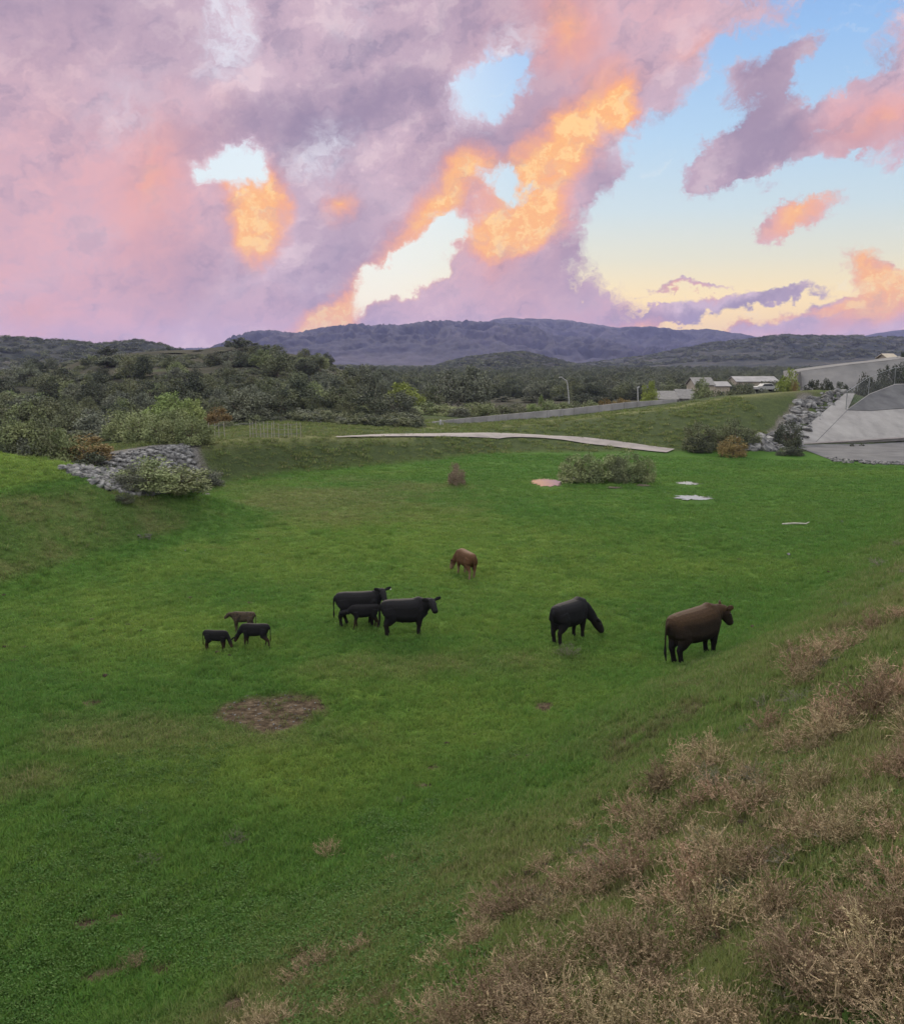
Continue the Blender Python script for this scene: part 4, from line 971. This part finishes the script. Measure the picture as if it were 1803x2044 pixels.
keep = (rng.random(len(gx)) > np.maximum(z5[2]*.93, z5[4])); keep &= ~((gx > 40.5) & (gy > 88))
for pc in ((1090,963,62,15),(1140,956,50,6),(1382,994,72,9),(1372,964,40,6),(1282,968,24,5),(1225,973,34,4)):
    c0 = wel(*pc); keep &= np.hypot((gx-c0[0])/(c0[2]*1.1), (gy+.9-c0[1])/(max(c0[3], .25)+1.1)) > 1
keep &= rng.random(len(gx)) > .75*bankmask(gx, gy)
keep &= rng.random(len(gx)) < .35+1.6*np.clip(fbm(gx-31, gy+12, .55, 3, .6)-.30, 0, 1)/.3
z5[2][:] = np.maximum(z5[2], .35*bankmask(gx, gy))
gx, gy, gr_, d = gx[keep], gy[keep], gr_[keep], d[keep]; z5 = [a[keep] for a in z5]
gz = terr(gx, gy); patch = fbm(gx+5, gy-8, 1.1, 4, .6)
s = (.75+.022*gr_)*rng.uniform(.7, 1.25, len(gx)); hgt = s*(.55+.9*patch)*(1+.6*np.clip(d/5, 0, 1))/(1+.010*gr_)
instancer('grass', np.stack([gx, gy, gz], -1), np.stack([s, s, hgt], -1), z5[:3], [grass_clump(i, 26, .13, .085, .0065, .9) for i in range(4)], 'short green pasture grass with olive drier patches', cat='grass')
tx_, ty_, tr_ = polar_pts(30000, 5, 62); zt = zones(tx_, ty_); tk = (fbm(tx_-60, ty_+5, 1.8, 5, .65) > .56) & (rng.random(30000) > zt[2]) & (rng.random(30000) < .5); tx_, ty_, tr_ = tx_[tk], ty_[tk], tr_[tk]; zt = [a[tk] for a in zt]; n = len(tx_)
s = (.8+.018*tr_)*rng.uniform(.7, 1.3, n)
instancer('tall_tufts', np.stack([tx_, ty_, terr(tx_, ty_)], -1), np.stack([s, s, s], -1), (zt[0], zt[1]*.6, zt[2]), [grass_clump(50+i, 34, .10, .15, .006, .7, .3) for i in range(3)], 'taller darker grass tufts standing out of the pasture', cat='grass')
bx = rng.uniform(-34, 62, 26000); by = rng.uniform(66, 128, 26000); bm_ = bankmask(bx, by); k_ = (rng.random(26000) < bm_*(.15+.6*(fbm(bx, by, 3, 3) > .5))) & ~((bx > 39) & (by > 85))
k_ &= np.array([True]*26000); dpath = np.min(np.hypot(bx[:, None]-PATH_XY[None, ::3, 0], by[:, None]-PATH_XY[None, ::3, 1]), 1); k_ &= dpath > 1.25
k_ &= ell(bx, by, -26, 72, 7, 9) > 1; bx, by = bx[k_], by[k_]; n = len(bx); z0 = np.zeros(n); s = rng.uniform(.8, 2.6, n)
instancer('bank_tufts', np.stack([bx, by, terr(bx, by)], -1), np.stack([s*1.5, s*1.5, s], -1), (z0+.55, z0, z0+.25), [grass_clump(20+i, 30, .16, .10, .012, .8, .1) for i in range(3)], 'coarse dull tufts on the grassy banks', cat='grass')
# leafy weeds in the lower left and coarse tufts
def weed_clump(seed):
    rr = np.random.default_rng(seed); vs = []; fs = []
    for i in range(16):
        a = rr.uniform(0, 6.28); q_ = .11*rr.random()**.5; c_ = np.array([q_*math.cos(a), q_*math.sin(a), rr.uniform(.03, .11)]); n_ = rr.normal(size=3); n_[2] = abs(n_[2])+1.2; n_ /= np.linalg.norm(n_)
        u = np.cross(n_, [1, .3, 0]); u /= np.linalg.norm(u); v_ = np.cross(n_, u); s_r = rr.uniform(.008, .017); b_ = len(vs)
        for k_ in range(6): t_ = k_*math.pi/3; vs.append(tuple(c_+u*math.cos(t_)*s_r*1.4+v_*math.sin(t_)*s_r))
        fs.append(tuple(range(b_, b_+6)))
    o = mesh_obj('leafy_weed', vs, fs, m_weed, link=False); at_ = o.data.attributes.new('straw', 'FLOAT', 'POINT'); at_.data.foreach_set('value', [0.0]*len(vs)); return o
wx, wy, wr = polar_pts(52000, 5, 24); zw = zones(wx, wy); cl = fbm(wx+3, wy+77, 2.4, 4, .6); lowl = sstep((3-wx-(wy-14)*.3)/5)
lowr = sstep((wx-1)/2)*(wr < 14)
keep = (cl+.15*lowr+.17*lowl-.03*np.clip((wr-13)/4,0,3) > .60+.15*zw[0]) & (rng.random(len(wx)) > zw[2]); wx, wy = wx[keep], wy[keep]; zw = [a[keep] for a in zw]; n = len(wx)
instancer('leafy_weeds', np.stack([wx, wy, terr(wx, wy)], -1), rng.uniform(.7, 1.3, n), (zw[0]*.25, zw[1]*.3, zw[2]*0), [weed_clump(i) for i in range(3)], 'low leafy weeds among the grass near the camera', cat='weeds')

# ------------------------------------------------------------------ dry brown brush on the near slope
m_twig = noisy('dry_brush_twigs', (.120,.088,.052), (.43,.325,.205), 14, .9, .1, rand=.32, coord='Object')
m_twig2 = noisy('grey_dry_twigs', (.13,.118,.088), (.215,.195,.150), 9, .9, .1, rand=.2, coord='Object')
def brush_proto(seed, nstem=64, upright=.6, dens=7, seeds=7):
    """half-metre wide tangle: unit size about 1 m across, 0.8 m tall"""
    rr = random.Random(seed); V_ = []; F_ = []
    def ribbon(p0, d0, L_, w_, seg, curl):
        p = Vector(p0); d = Vector(d0).normalized(); out = [p.copy()]; side = d.cross(Vector((rr.gauss(0,1), rr.gauss(0,1), rr.gauss(0,1)))).normalized(); b_ = len(V_)
        for i in range(seg+1):
            ww = w_*(1-i/(seg+1)*.75); V_.append(tuple(p-side*ww)); V_.append(tuple(p+side*ww))
            if i: F_.append((b_+2*i-2, b_+2*i-1, b_+2*i+1, b_+2*i))
            d = (d+Vector((rr.gauss(0,curl), rr.gauss(0,curl), rr.gauss(0,curl)))).normalized(); p = p+d*L_/seg; out.append(p.copy())
        return out, d
    for i in range(nstem):
        a = rr.uniform(0, 6.28); el_ = rr.uniform(.12, 1.45)*upright+.25; d = Vector((math.cos(a)*math.cos(el_), math.sin(a)*math.cos(el_), math.sin(el_)))
        L_ = rr.uniform(.35, .62); st, _ = ribbon((rr.gauss(0,.07), rr.gauss(0,.07), 0), d, L_, .006, 6, .17)
        for k_ in range(dens):
            u = rr.uniform(.3, 1)*6; j = min(int(u), 5); p = st[j].lerp(st[j+1], u-j); dd = (st[j+1]-st[j]).normalized()+Vector((rr.gauss(0,.75), rr.gauss(0,.75), rr.gauss(.15,.6)))
            tw, _ = ribbon(p, dd, rr.uniform(.06, .16), .0038, 3, .3)
            for q_ in range(seeds):
                uu = rr.uniform(0, 3); jj = min(int(uu), 2); c_ = tw[jj].lerp(tw[jj+1], uu-jj)+Vector((rr.gauss(0,.006), rr.gauss(0,.006), rr.gauss(0,.006)))
                a_ = Vector((rr.gauss(0,1), rr.gauss(0,1), rr.gauss(0,1))).normalized()*rr.uniform(.005, .011); b2 = a_.cross(Vector((rr.gauss(0,1), rr.gauss(0,1), rr.gauss(0,1)))).normalized()*.005
                n = len(V_); V_.extend([tuple(c_-a_), tuple(c_+b2), tuple(c_+a_), tuple(c_-b2)]); F_.append((n, n+1, n+2, n+3))
    V2 = np.array(V_); V2[:, 2] = np.maximum(V2[:, 2], -.02)
    return V2, np.array(F_)
BR = []
for i in range(5):
    v, f = brush_proto(40+i, (58, 70, 44, 66, 34)[i], (.55, .7, .95, .6, 1.0)[i], 7, (7, 7, 9, 6, 12)[i]); BR.append(mesh_obj('dry_brush', v, f, m_twig, link=False).data)
BG = []
for i in range(2):
    v, f = brush_proto(80+i, 50, .5, 6, 4); BG.append(mesh_obj('dry_brush', v, f, m_twig2, link=False).data)
def brush(px, row, wpx, label, group=None, me=None, hs=1.0, wm=None):
    p = at(px, row); s = wpx*math.hypot(p.y, CAMZ-p.z)/1800 if wm is None else wm
    o = bpy.data.objects.new('dry_brush', me or random.choice(BR)); C.objects.link(o); o.location = p-Vector((0,0,.04)); o.scale = (s, s, s*hs)
    o.rotation_euler = (random.uniform(-.12,.12), random.uniform(-.12,.12), random.uniform(0, 6.28)); return tag(o, label, 'dry bush', group)
# big tangles (position is the foot of each)
brush(655,1708,62,'round tan tumbleweed lying alone at the bottom of the slope',hs=1.1)
brush(1083,1738,78,'pinkish dry bush left of the straw topped one on the green slope',hs=1.0)
brush(1165,1662,70,'straw topped dry bush in the green slope grass',hs=.9)
brush(778,1722,36,'small faded dry tuft just right of the round tumbleweed')
brush(1132,1308,52,'pale grey dry tuft at the rear hoof of the grazing black bull', me=BG[0])
brush(465,1680,60,'wispy pale tuft left of the round tumbleweed', me=BG[1], hs=.9)
brush(300,1722,56,'faint grey weed tuft in the dark grass at lower left', me=BG[0], hs=.7)
brush(803,1602,34,'tiny dry tuft at the foot of the slope in mid field', me=BG[1])
for (px, row, wd) in [(1640,1330,150),(1600,1372,110),(1690,1300,120),(1740,1262,110),(1795,1235,110),(1655,1470,190),(1585,1500,150),(1740,1440,190),(1800,1400,170),(1760,1350,110),
     (1370,1560,150),(1310,1590,150),(1440,1600,160),(1250,1640,120),(1500,1630,170),(1330,1680,190),(1420,1730,210),(1520,1740,220),(1600,1690,180),(1680,1700,200),(1270,1760,170),(1350,1820,220),(1180,1800,150),
     (1560,1840,230),(1440,1860,200),(1620,1610,150),(1760,1560,150),(1720,1620,140),(1100,1850,160),(1000,1850,130),(1210,1900,200),(1100,1960,200),(950,1900,150),(880,1940,120),(1010,1960,160),
     (960,2050,260),(1180,2060,300),(1320,2040,300),(1080,2090,260),(1290,1960,220),(1640,1990,330),(1740,1960,300),(1800,1900,260),(1570,1930,220),(1800,2030,280),(1700,1860,200),(1790,1790,200),
     (1380,2110,300),(1230,2140,320),(900,2110,200),(1800,1680,150),(1740,1760,150),(1490,2080,160),(1830,1560,160),(1850,1480,160),(1880,1650,180),(1870,1850,260),(1900,1980,280),(1860,2120,300),
     (600,1960,110),(640,1930,90),(560,2060,130),(690,2040,120),(780,2010,110),(270,1935,90),(1500,1560,110),(1400,1500,120),(1530,1460,100),(850,2040,130),(720,1900,70)]:
    for k_ in range(2 if wd > 125 else 1):
        brush(px+random.uniform(-.35,.35)*wd*(k_ > 0), row+random.uniform(-30,30)*(k_ > 0)*wd/200, wd*random.uniform(.72,1.0), 'brown dry bush in the dense brush covering the near slope', 'dry brush on the near slope', hs=random.uniform(.7,1.25))
for i in range(80):
    px = random.uniform(950, 1880); row = random.uniform(1300, 2080)
    lim = ip(px, [600,850,1100,1300,1500,1650,1800], [2100,1850,1740,1560,1420,1330,1200])
    if row > lim: brush(px, row, random.uniform(50, 120), 'grey green dry weed between the brown bushes on the near slope', 'grey dry weeds on the near slope', me=random.choice(BG), hs=random.uniform(.5,.9))
for (px, row, wd) in [(1760,1130,70),(1800,1090,60),(1790,1180,80),(1700,1215,60),(1830,1150,80),(1750,1195,50),(1660,1390,60)]:
    brush(px, row, wd, 'low faded dry weed high on the right edge of the slope', 'faded weeds on the right slope', me=random.choice(BG), hs=.5)

# fallen stick and pale stones in the far field
p = at(1585, 1048); o = MB().tube([(-.8,0,.08),(0,.05,.12),(.7,0,.10),(.95,.1,.2)], [.05,.06,.045,.02], 6).build('fallen_branch', m_palebark); o.location = p; tag(o, 'pale fallen branch lying in the far right grass', 'branch')
for (px, row, s_r, lab) in [(1679,1043,.35,'pale stone in the grass right of the fallen branch'),(1573,1108,.25,'small pale stone below the fallen branch'),(370,1100,.12,'tiny white stone at the foot of the green spur')]:
    p = at(px, row); o = bpy.data.objects.new('stone', ROCKS[3]); C.objects.link(o); o.location = p+Vector((0,0,.05)); o.scale = (s_r,)*3; tag(o, lab, 'stone')
# dark clods and dung dotted about
m_clod = noisy('dark_clods', (.022,.017,.012), (.06,.045,.030), 6, .95, .1)
cx_, cy_, cr_ = polar_pts(5000, 6, 60); kk = (fbm(cx_+13, cy_-71, 5, 4, .6) > .60) & (rng.random(5000) < .16+.3*(slope_d(cx_, cy_) > -2)); cx_, cy_ = cx_[kk], cy_[kk]; n = len(cx_); z0 = np.zeros(n); s = rng.uniform(.10, .32, n)
cm_ = [ROCKS[i].copy() for i in (1, 4)]
for q_ in cm_: q_.materials.clear(); q_.materials.append(m_clod)
instancer('dung_clods', np.stack([cx_, cy_, terr(cx_, cy_)+.02], -1), np.stack([s, s, s*.5], -1), (z0, z0, z0), [bpy.data.objects.new('clod', q_) for q_ in cm_], 'dark dung and clods of earth dotted over the grass', cat='dung')
# pebbles on the bare patch
(cx, cy, rx, ry), rt2 = DIRT[0]; n = 90; a = rng.uniform(0, 6.28, n); q_ = rng.random(n)**.5; bx = cx+rx*q_*np.cos(a); by = cy+ry*q_*np.sin(a)
z0 = np.zeros(n); instancer('pebbles', np.stack([bx, by, terr(bx, by)+.01], -1), rng.uniform(.02, .07, n), (z0, z0, z0), [bpy.data.objects.new('pebble', ROCKS[i]) for i in range(3)], 'small stones strewn over the bare brown patch', cat='pebbles')

# ------------------------------------------------------------------ cattle
def hide(name, back, side, leg, zl=.55, zb=1.15, rough=.8, blotch=None):
    m, t, b = mat(name, rough, .3)
    co = t.new('ShaderNodeTexCoord').outputs['Object']; s3 = t.new('ShaderNodeSeparateXYZ'); t.l.new(co, s3.inputs[0])
    n = t.noise(co, 4, 5, .6); nf = t.noise(co, 28, 4, .6)
    zz_ = t.math('ADD', s3.outputs[2], t.math('MULTIPLY', t.math('SUBTRACT', n, .5), .3))
    c = t.mix(t.mapr(zz_, zl-.12, zl+.12), leg+(1,), side+(1,)); c = t.mix(t.mapr(zz_, zb-.18, zb+.16), c, back+(1,))
    if blotch: c = t.mix(t.mapr(t.noise(co, 7, 4, .6), .5, .62), c, blotch+(1,))
    c = t.mix(1.0, c, t.ramp(nf, [(.35, (.7,.7,.7,1)), (.65, (1.2,1.2,1.2,1))], 'LINEAR'), 'MULTIPLY')
    t.put(b.inputs['Base Color'], c); b.inputs['Specular IOR Level'].default_value = .15
    bn = t.new('ShaderNodeBump'); bn.inputs['Strength'].default_value = .3; bn.inputs['Distance'].default_value = .01; t.put(bn.inputs['Height'], nf); t.put(b.inputs['Normal'], bn.outputs[0])
    return m
m_eye, _, be = mat('dark_eye', .15, .6); be.inputs['Base Color'].default_value = (.01,.008,.006,1)
m_tagp = noisy('pale_ear_tag', (.7,.7,.68), (.8,.8,.78), 5)

def bovine(kind, px, row, heading, S, m_, label, neck, headdir, legs=None, thin=1.0, bulk=1.0, hump=0.0, bull=False, legz=1.0, tail=None, roll=0.0, eartag=False, ear_up=.1, ear_s=1.0, group=None, calf=False):
    """one continuous animal: lofted volumes merged by a voxel remesh, then smoothed"""
    mb = MB(); tr = []
    st = [(-.88,1.10,.10,.10),(-.83,1.08,.21,.18),(-.72,1.04,.30,.26),(-.5,.985,.375,.30),(-.15,.945,.41,.335),(.2,.935,.425,.33),(.45,.95,.425,.30),(.64,.975,.375,.25),(.78,1.02,.28,.18),(.86,1.05,.16,.11)]
    n = 20; vs = []; fs = []
    for (x, zc, hh, hw) in st:
        if calf: hh *= .82; hw *= .76; zc += .045
        hh *= (1+(bulk-1)*.5); hw *= bulk
        for k_ in range(n):
            t_ = 2*math.pi*k_/n; c_, s_r = math.cos(t_), math.sin(t_); e = 2/2.4
            vs.append((x, math.copysign(abs(c_)**e, c_)*hw*(1.0 if s_r < 0 else .93), zc+math.copysign(abs(s_r)**e, s_r)*hh))
    for i in range(len(st)-1):
        for k_ in range(n): fs.append((i*n+k_, (i+1)*n+k_, (i+1)*n+(k_+1) % n, i*n+(k_+1) % n))
    fs.append(tuple(range(n))); fs.append(tuple((len(st)-1)*n+k_ for k_ in range(n))[::-1]); mb.add(vs, fs)
    if hump: mb.tube([(-.2,0,1.18),(.2,0,1.19),(.5,0,1.21+hump*.4),(.72,0,1.17+hump*.3),(.9,0,1.06)], [(.12,.10),(.22,.16),(.22,.17+hump*.3),(.19,.16),(.12,.10)], 14)
    nk = [Vector(p) for p in neck]; kf = .78 if calf else 1.0
    rad = [(.19*bulk*kf,.33*kf),(.155*bulk*kf,.25*kf),(.13*kf,.19*kf),(.105*kf,.14*kf)]
    mb.tube([Vector((.52,0,1.04))]+nk, rad[:len(nk)+1], 16)
    hd = Vector(headdir).normalized(); p0 = nk[-1]; hs = .82 if calf else 1.0
    if calf: hs = .92
    if bull: hs = 1.12
    L_ = .46*hs
    side = hd.cross(Vector((0,0,1)));
    if side.length < .2: side = Vector((0,1,0))
    side.normalize(); upv = side.cross(hd).normalized()
    hp = [p0-hd*.10, p0-hd*.02, p0+hd*.12*hs, p0+hd*.24*hs-upv*.01, p0+hd*.35*hs-upv*.02, p0+hd*.42*hs-upv*.03, p0+hd*L_-upv*.035]
    mb.tube(hp, [(.08*hs,.09*hs),(.125*hs,.135*hs),(.125*hs,.15*hs),(.108*hs,.135*hs),(.095*hs,.108*hs),(.098*hs,.09*hs),(.07*hs,.06*hs)], 14)
    ears = []
    for sg in (-1, 1):
        e0 = p0+side*sg*.09*hs+upv*.06*hs; e1 = e0+side*sg*.12*hs+upv*ear_up*.05-hd*.04; e2 = e0+side*sg*.23*hs*ear_s+upv*ear_up*.12-hd*.05
        mb.tube([e0, e1, e2, e2+(e2-e1)*.25], [(.032,.04),(.03,.075*hs),(.024,.055*hs),(.012,.012)], 10); ears.append(e2)
    lg = legs or {}
    for sg in (-1, 1):   # hip points, shoulder muscle, stifle fold
        pass
        if not calf: mb.tube([(.62,.10*sg,1.14),(.58,.17*sg,1.00),(.50,.19*sg,.84)], [.10,.14,.12], 12)
    th = thin
    for (nm, sx) in (('fl', 1), ('fr', -1)):
        dx, dz = lg.get(nm, (0, 0)); y = .165*sx*(.85 if calf else 1)
        mb.tube([(.53,y*.95,.98),(.50,y*1.1,.74),(.51+dx*.35,y*1.08,.58),(.53+dx*.6,y,.39),(.51+dx*.85,y,.25),(.52+dx,y,.10),(.54+dx,y,.05),(.56+dx,y,.0)],
                [(.15*th,.20*th),(.13*th,.17*th),(.10*th,.12*th),(.072*th,.078*th),(.054*th,.058*th),(.058*th,.062*th),(.060*th,.068*th),(.064*th,.08*th)], 12)
    for (nm, sx) in (('hl', 1), ('hr', -1)):
        dx, dz = lg.get(nm, (0, 0)); y = .155*sx*(.85 if calf else 1)
        mb.tube([(-.55,y*.9,1.08),(-.52,y*1.15,.86),(-.50+dx*.1,y*1.2,.70),(-.62+dx*.45,y*1.1,.53),(-.70+dx*.65,y,.43),(-.68+dx*.85,y,.28),(-.66+dx,y,.11),(-.64+dx,y,.05),(-.62+dx,y,.0)],
                [(.16*th,.27*th),(.17*th,.27*th),(.14*th,.21*th),(.095*th,.13*th),(.068*th,.09*th),(.056*th,.062*th),(.060*th,.064*th),(.060*th,.068*th),(.064*th,.08*th)], 12)
    tl_ = tail or [(-.86,0,1.20),(-.925,0,1.10),(-.935,0,.85),(-.93,0,.62),(-.93,.01,.48),(-.925,.01,.34)]
    mb.tube(tl_, [.045,.036,.028,.026,.042,.016], 8)
    if bull:
        mb.tube([(-.02,0,.66),(-.08,0,.56),(-.10,0,.48)], [.12,.07,.04], 10)
        mb.tube([(-.56,0,.78),(-.58,0,.62),(-.58,0,.52)], [.06,.075,.05], 10)
        mb.tube([(.62,0,.86),(.74,0,.78),(.80,0,.86)], [(.12,.16),(.10,.13),(.08,.10)], 12)
    else: mb.tube([(-.42,0,.72),(-.40,0,.60)], [.13,.09], 10)
    o = mb.build(kind, m_)
    for v in o.data.vertices:
        if legz != 1.0 and v.co.z < .6: pass
    rm = o.modifiers.new('merge', 'REMESH'); rm.mode = 'VOXEL'; rm.voxel_size = .017; rm.use_smooth_shade = True
    smd = o.modifiers.new('smooth', 'SMOOTH'); smd.factor = .5; smd.iterations = 4
    dg = bpy.context.evaluated_depsgraph_get(); dg.update(); me = bpy.data.meshes.new_from_object(o.evaluated_get(dg)); old = o.data; o.modifiers.clear(); o.data = me; bpy.data.meshes.remove(old)
    me.name = kind; me.polygons.foreach_set('use_smooth', np.ones(len(me.polygons), bool))
    p = at(px, row); rz = R(heading)
    # rest on the ground: follow its tilt fore and aft
    f_ = Vector((math.cos(rz), math.sin(rz), 0)); z_f = T1(p.x+f_.x*.55*S, p.y+f_.y*.55*S); z_h = T1(p.x-f_.x*.62*S, p.y-f_.y*.62*S)
    o.location = (p.x, p.y, (z_f+z_h)/2-.035); o.rotation_euler = (0, -math.atan2(z_f-z_h, 1.17*S), rz); o.scale = (S*(.88 if calf else 1), S, S)
    tag(o, label, 'calf' if calf else kind, group)
    for sg in (-1, 1):
        bm = bmesh.new(); bmesh.ops.create_icosphere(bm, subdivisions=2, radius=.022*hs); em = bpy.data.meshes.new('eye'); bm.to_mesh(em); bm.free(); em.materials.append(m_eye)
        eo = bpy.data.objects.new('eye', em); C.objects.link(eo); eo.parent = o; eo.location = p0+hd*.16*hs+side*sg*.108*hs+upv*.055*hs
    if eartag:
        to = MB().box(-.022, .022, -.005, .005, -.06, .0).build('ear_tag', m_tagp, o); to.location = ears[0 if eartag == 1 else 1]-Vector((0,0,.03))
    return o
BLK, BLK2 = (.008,.0078,.009), (.020,.018,.018)
h_black = hide('black_hide', (.013,.0125,.014), BLK, (.012,.010,.009)); h_calf = hide('black_calf_hide', (.012,.011,.012), BLK, (.035,.023,.014), .6, 1.2)
h_bcalf = hide('brown_calf_hide', (.060,.043,.028), (.060,.045,.032), (.070,.050,.034), .5, 1.15, blotch=(.025,.020,.016))
h_tan = hide('tan_hide', (.100,.052,.026), (.092,.046,.023), (.20,.135,.09), .45, 1.2); h_brown = hide('brown_hide', (.052,.030,.016), (.020,.014,.010), (.008,.007,.007), .62, 1.14)
UPR = [(.82,0,1.20),(1.02,0,1.34),(1.12,0,1.42)]
GRZ = [(.86,0,.96),(1.05,0,.74),(1.16,0,.56)]
LOW = [(.84,0,1.06),(1.02,0,1.02),(1.16,0,.98)]
bovine('cow', 715, 1247, 8, 1.02, h_black, 'black cow with raised head and tagged ear, calf nursing at her side', [(.76,-.03,1.22),(.85,-.09,1.34),(.90,-.17,1.39)], (.22,-.85,-.62), legs={'hl':(.22,0),'fl':(-.08,0)}, eartag=1, ear_up=.5)
bovine('calf', 727, 1253.5, 194, .74, h_calf, 'black calf nursing beneath the standing cow', [(.84,0,1.06),(1.0,.02,.98),(1.12,.05,.94)], (.9,.15,.05), legs={'fl':(.12,0),'fr':(-.08,0),'hl':(-.1,0)}, calf=True, thin=.85)
bovine('bull', 807, 1266, 12, 1.03, h_black, 'heavy black bull facing right and looking towards the camera, right of the nursing cow', [(.78,-.05,1.16),(.88,-.14,1.25),(.93,-.24,1.30)], (.22,-.88,-.62), legs={'hl':(.06,0),'hr':(-.02,0),'fl':(.04,0),'fr':(-.04,0)}, bulk=1.1, hump=.10, bull=True, thin=1.1, ear_up=.3)
bovine('cow', 930, 1149.5, 114, .96, h_tan, 'reddish tan cow grazing alone behind the black cattle', [(.86,.05,.98),(1.02,.12,.78),(1.12,.18,.60)], (.35,.30,-.95), legs={'hl':(-.05,0),'hr':(.1,0),'fl':(.1,0)}, bulk=.95)
bovine('bull', 1134, 1277, 47, 1.10, h_black, 'black bull grazing with his head down, seen from behind', [(.84,-.05,.96),(1.05,-.15,.72),(1.17,-.24,.52)], (.50,-.36,-.82), legs={'hr':(-.04,0),'hl':(.05,0),'fr':(.05,0)}, bulk=1.1, hump=.10, bull=True, thin=1.08)
bovine('bull', 1386, 1313, 30, 1.25, h_brown, 'massive brown backed bull at the foot of the slope with his tail hanging', [(.80,-.02,1.14),(.90,-.04,1.18),(.96,-.06,1.18)], (.55,-.12,-.85), legs={'hl':(.05,0),'hr':(.02,0),'fr':(.0,0),'fl':(.04,0)}, bulk=1.2, hump=.13, bull=True, thin=1.12,
       tail=[(-.86,.02,1.20),(-.93,.04,1.10),(-.96,.06,.85),(-.98,.06,.62),(-.99,.06,.40),(-.97,.05,.16)], ear_up=.9, ear_s=.8)
bovine('calf', 432, 1297.5, -6, .585, h_calf, 'black calf facing right with lowered head, leftmost of the three calves', [(.80,0,1.0),(.92,-.02,.82),(.98,-.04,.68)], (.5,-.10,-.90), calf=True, thin=.9, ear_up=1.5)
bovine('calf', 510, 1290.5, 176, .68, h_calf, 'black calf facing left with lowered head, touching noses with another', [(.82,0,1.0),(.96,.02,.84),(1.04,.03,.72)], (.55,.10,-.85), legs={'hl':(-.22,0),'hr':(.08,0),'fl':(.10,0)}, calf=True, thin=.85)
bovine('calf', 486, 1259, 176, .60, h_bcalf, 'mottled brown calf standing behind the two black calves', [(.80,0,1.10),(.92,0,1.14),(1.0,.03,1.15)], (.80,.30,-.50), calf=True, thin=.85)

# small rows of look-alikes are told apart by their place in the row
ORD = 'leftmost|second|third|fourth|fifth|sixth|seventh|eighth|ninth|tenth|eleventh|twelfth|thirteenth|fourteenth'.split('|')
grp = {}
for o in C.objects:
    if o.get('group') and o.get('label'): grp.setdefault(o['group'], []).append(o)
for g_, L_ in grp.items():
    if 2 <= len(L_) <= 14:
        for i, o in enumerate(sorted(L_, key=lambda o: math.atan2(o.location.x, o.location.y))):
            pos_ = 'leftmost' if i == 0 else ('rightmost' if i == len(L_)-1 else ORD[i]+' from left')
            o['label'] = pos_+' '+o['label']
# ------------------------------------------------------------------ haze
mh = bpy.data.materials.new('evening_haze'); mh.use_nodes = True; nt = mh.node_tree; nt.nodes.clear()
vo = nt.nodes.new('ShaderNodeVolumePrincipled'); ou = nt.nodes.new('ShaderNodeOutputMaterial'); nt.links.new(vo.outputs[0], ou.inputs['Volume'])
vo.inputs['Color'].default_value = (.44, .48, .90, 1); vo.inputs['Density'].default_value = .75e-4; vo.inputs['Anisotropy'].default_value = .1
hb = MB().box(-6600, 6600, -6600, 6600, -8, 250).build('haze', mh); tag(hb, 'thin blue evening haze over the valley', 'haze', kind='stuff')
sc.cycles.volume_bounces = 1; sc.cycles.max_bounces = 5; sc.cycles.diffuse_bounces = 2; sc.cycles.glossy_bounces = 2; sc.cycles.transmission_bounces = 2; sc.cycles.transparent_max_bounces = 8
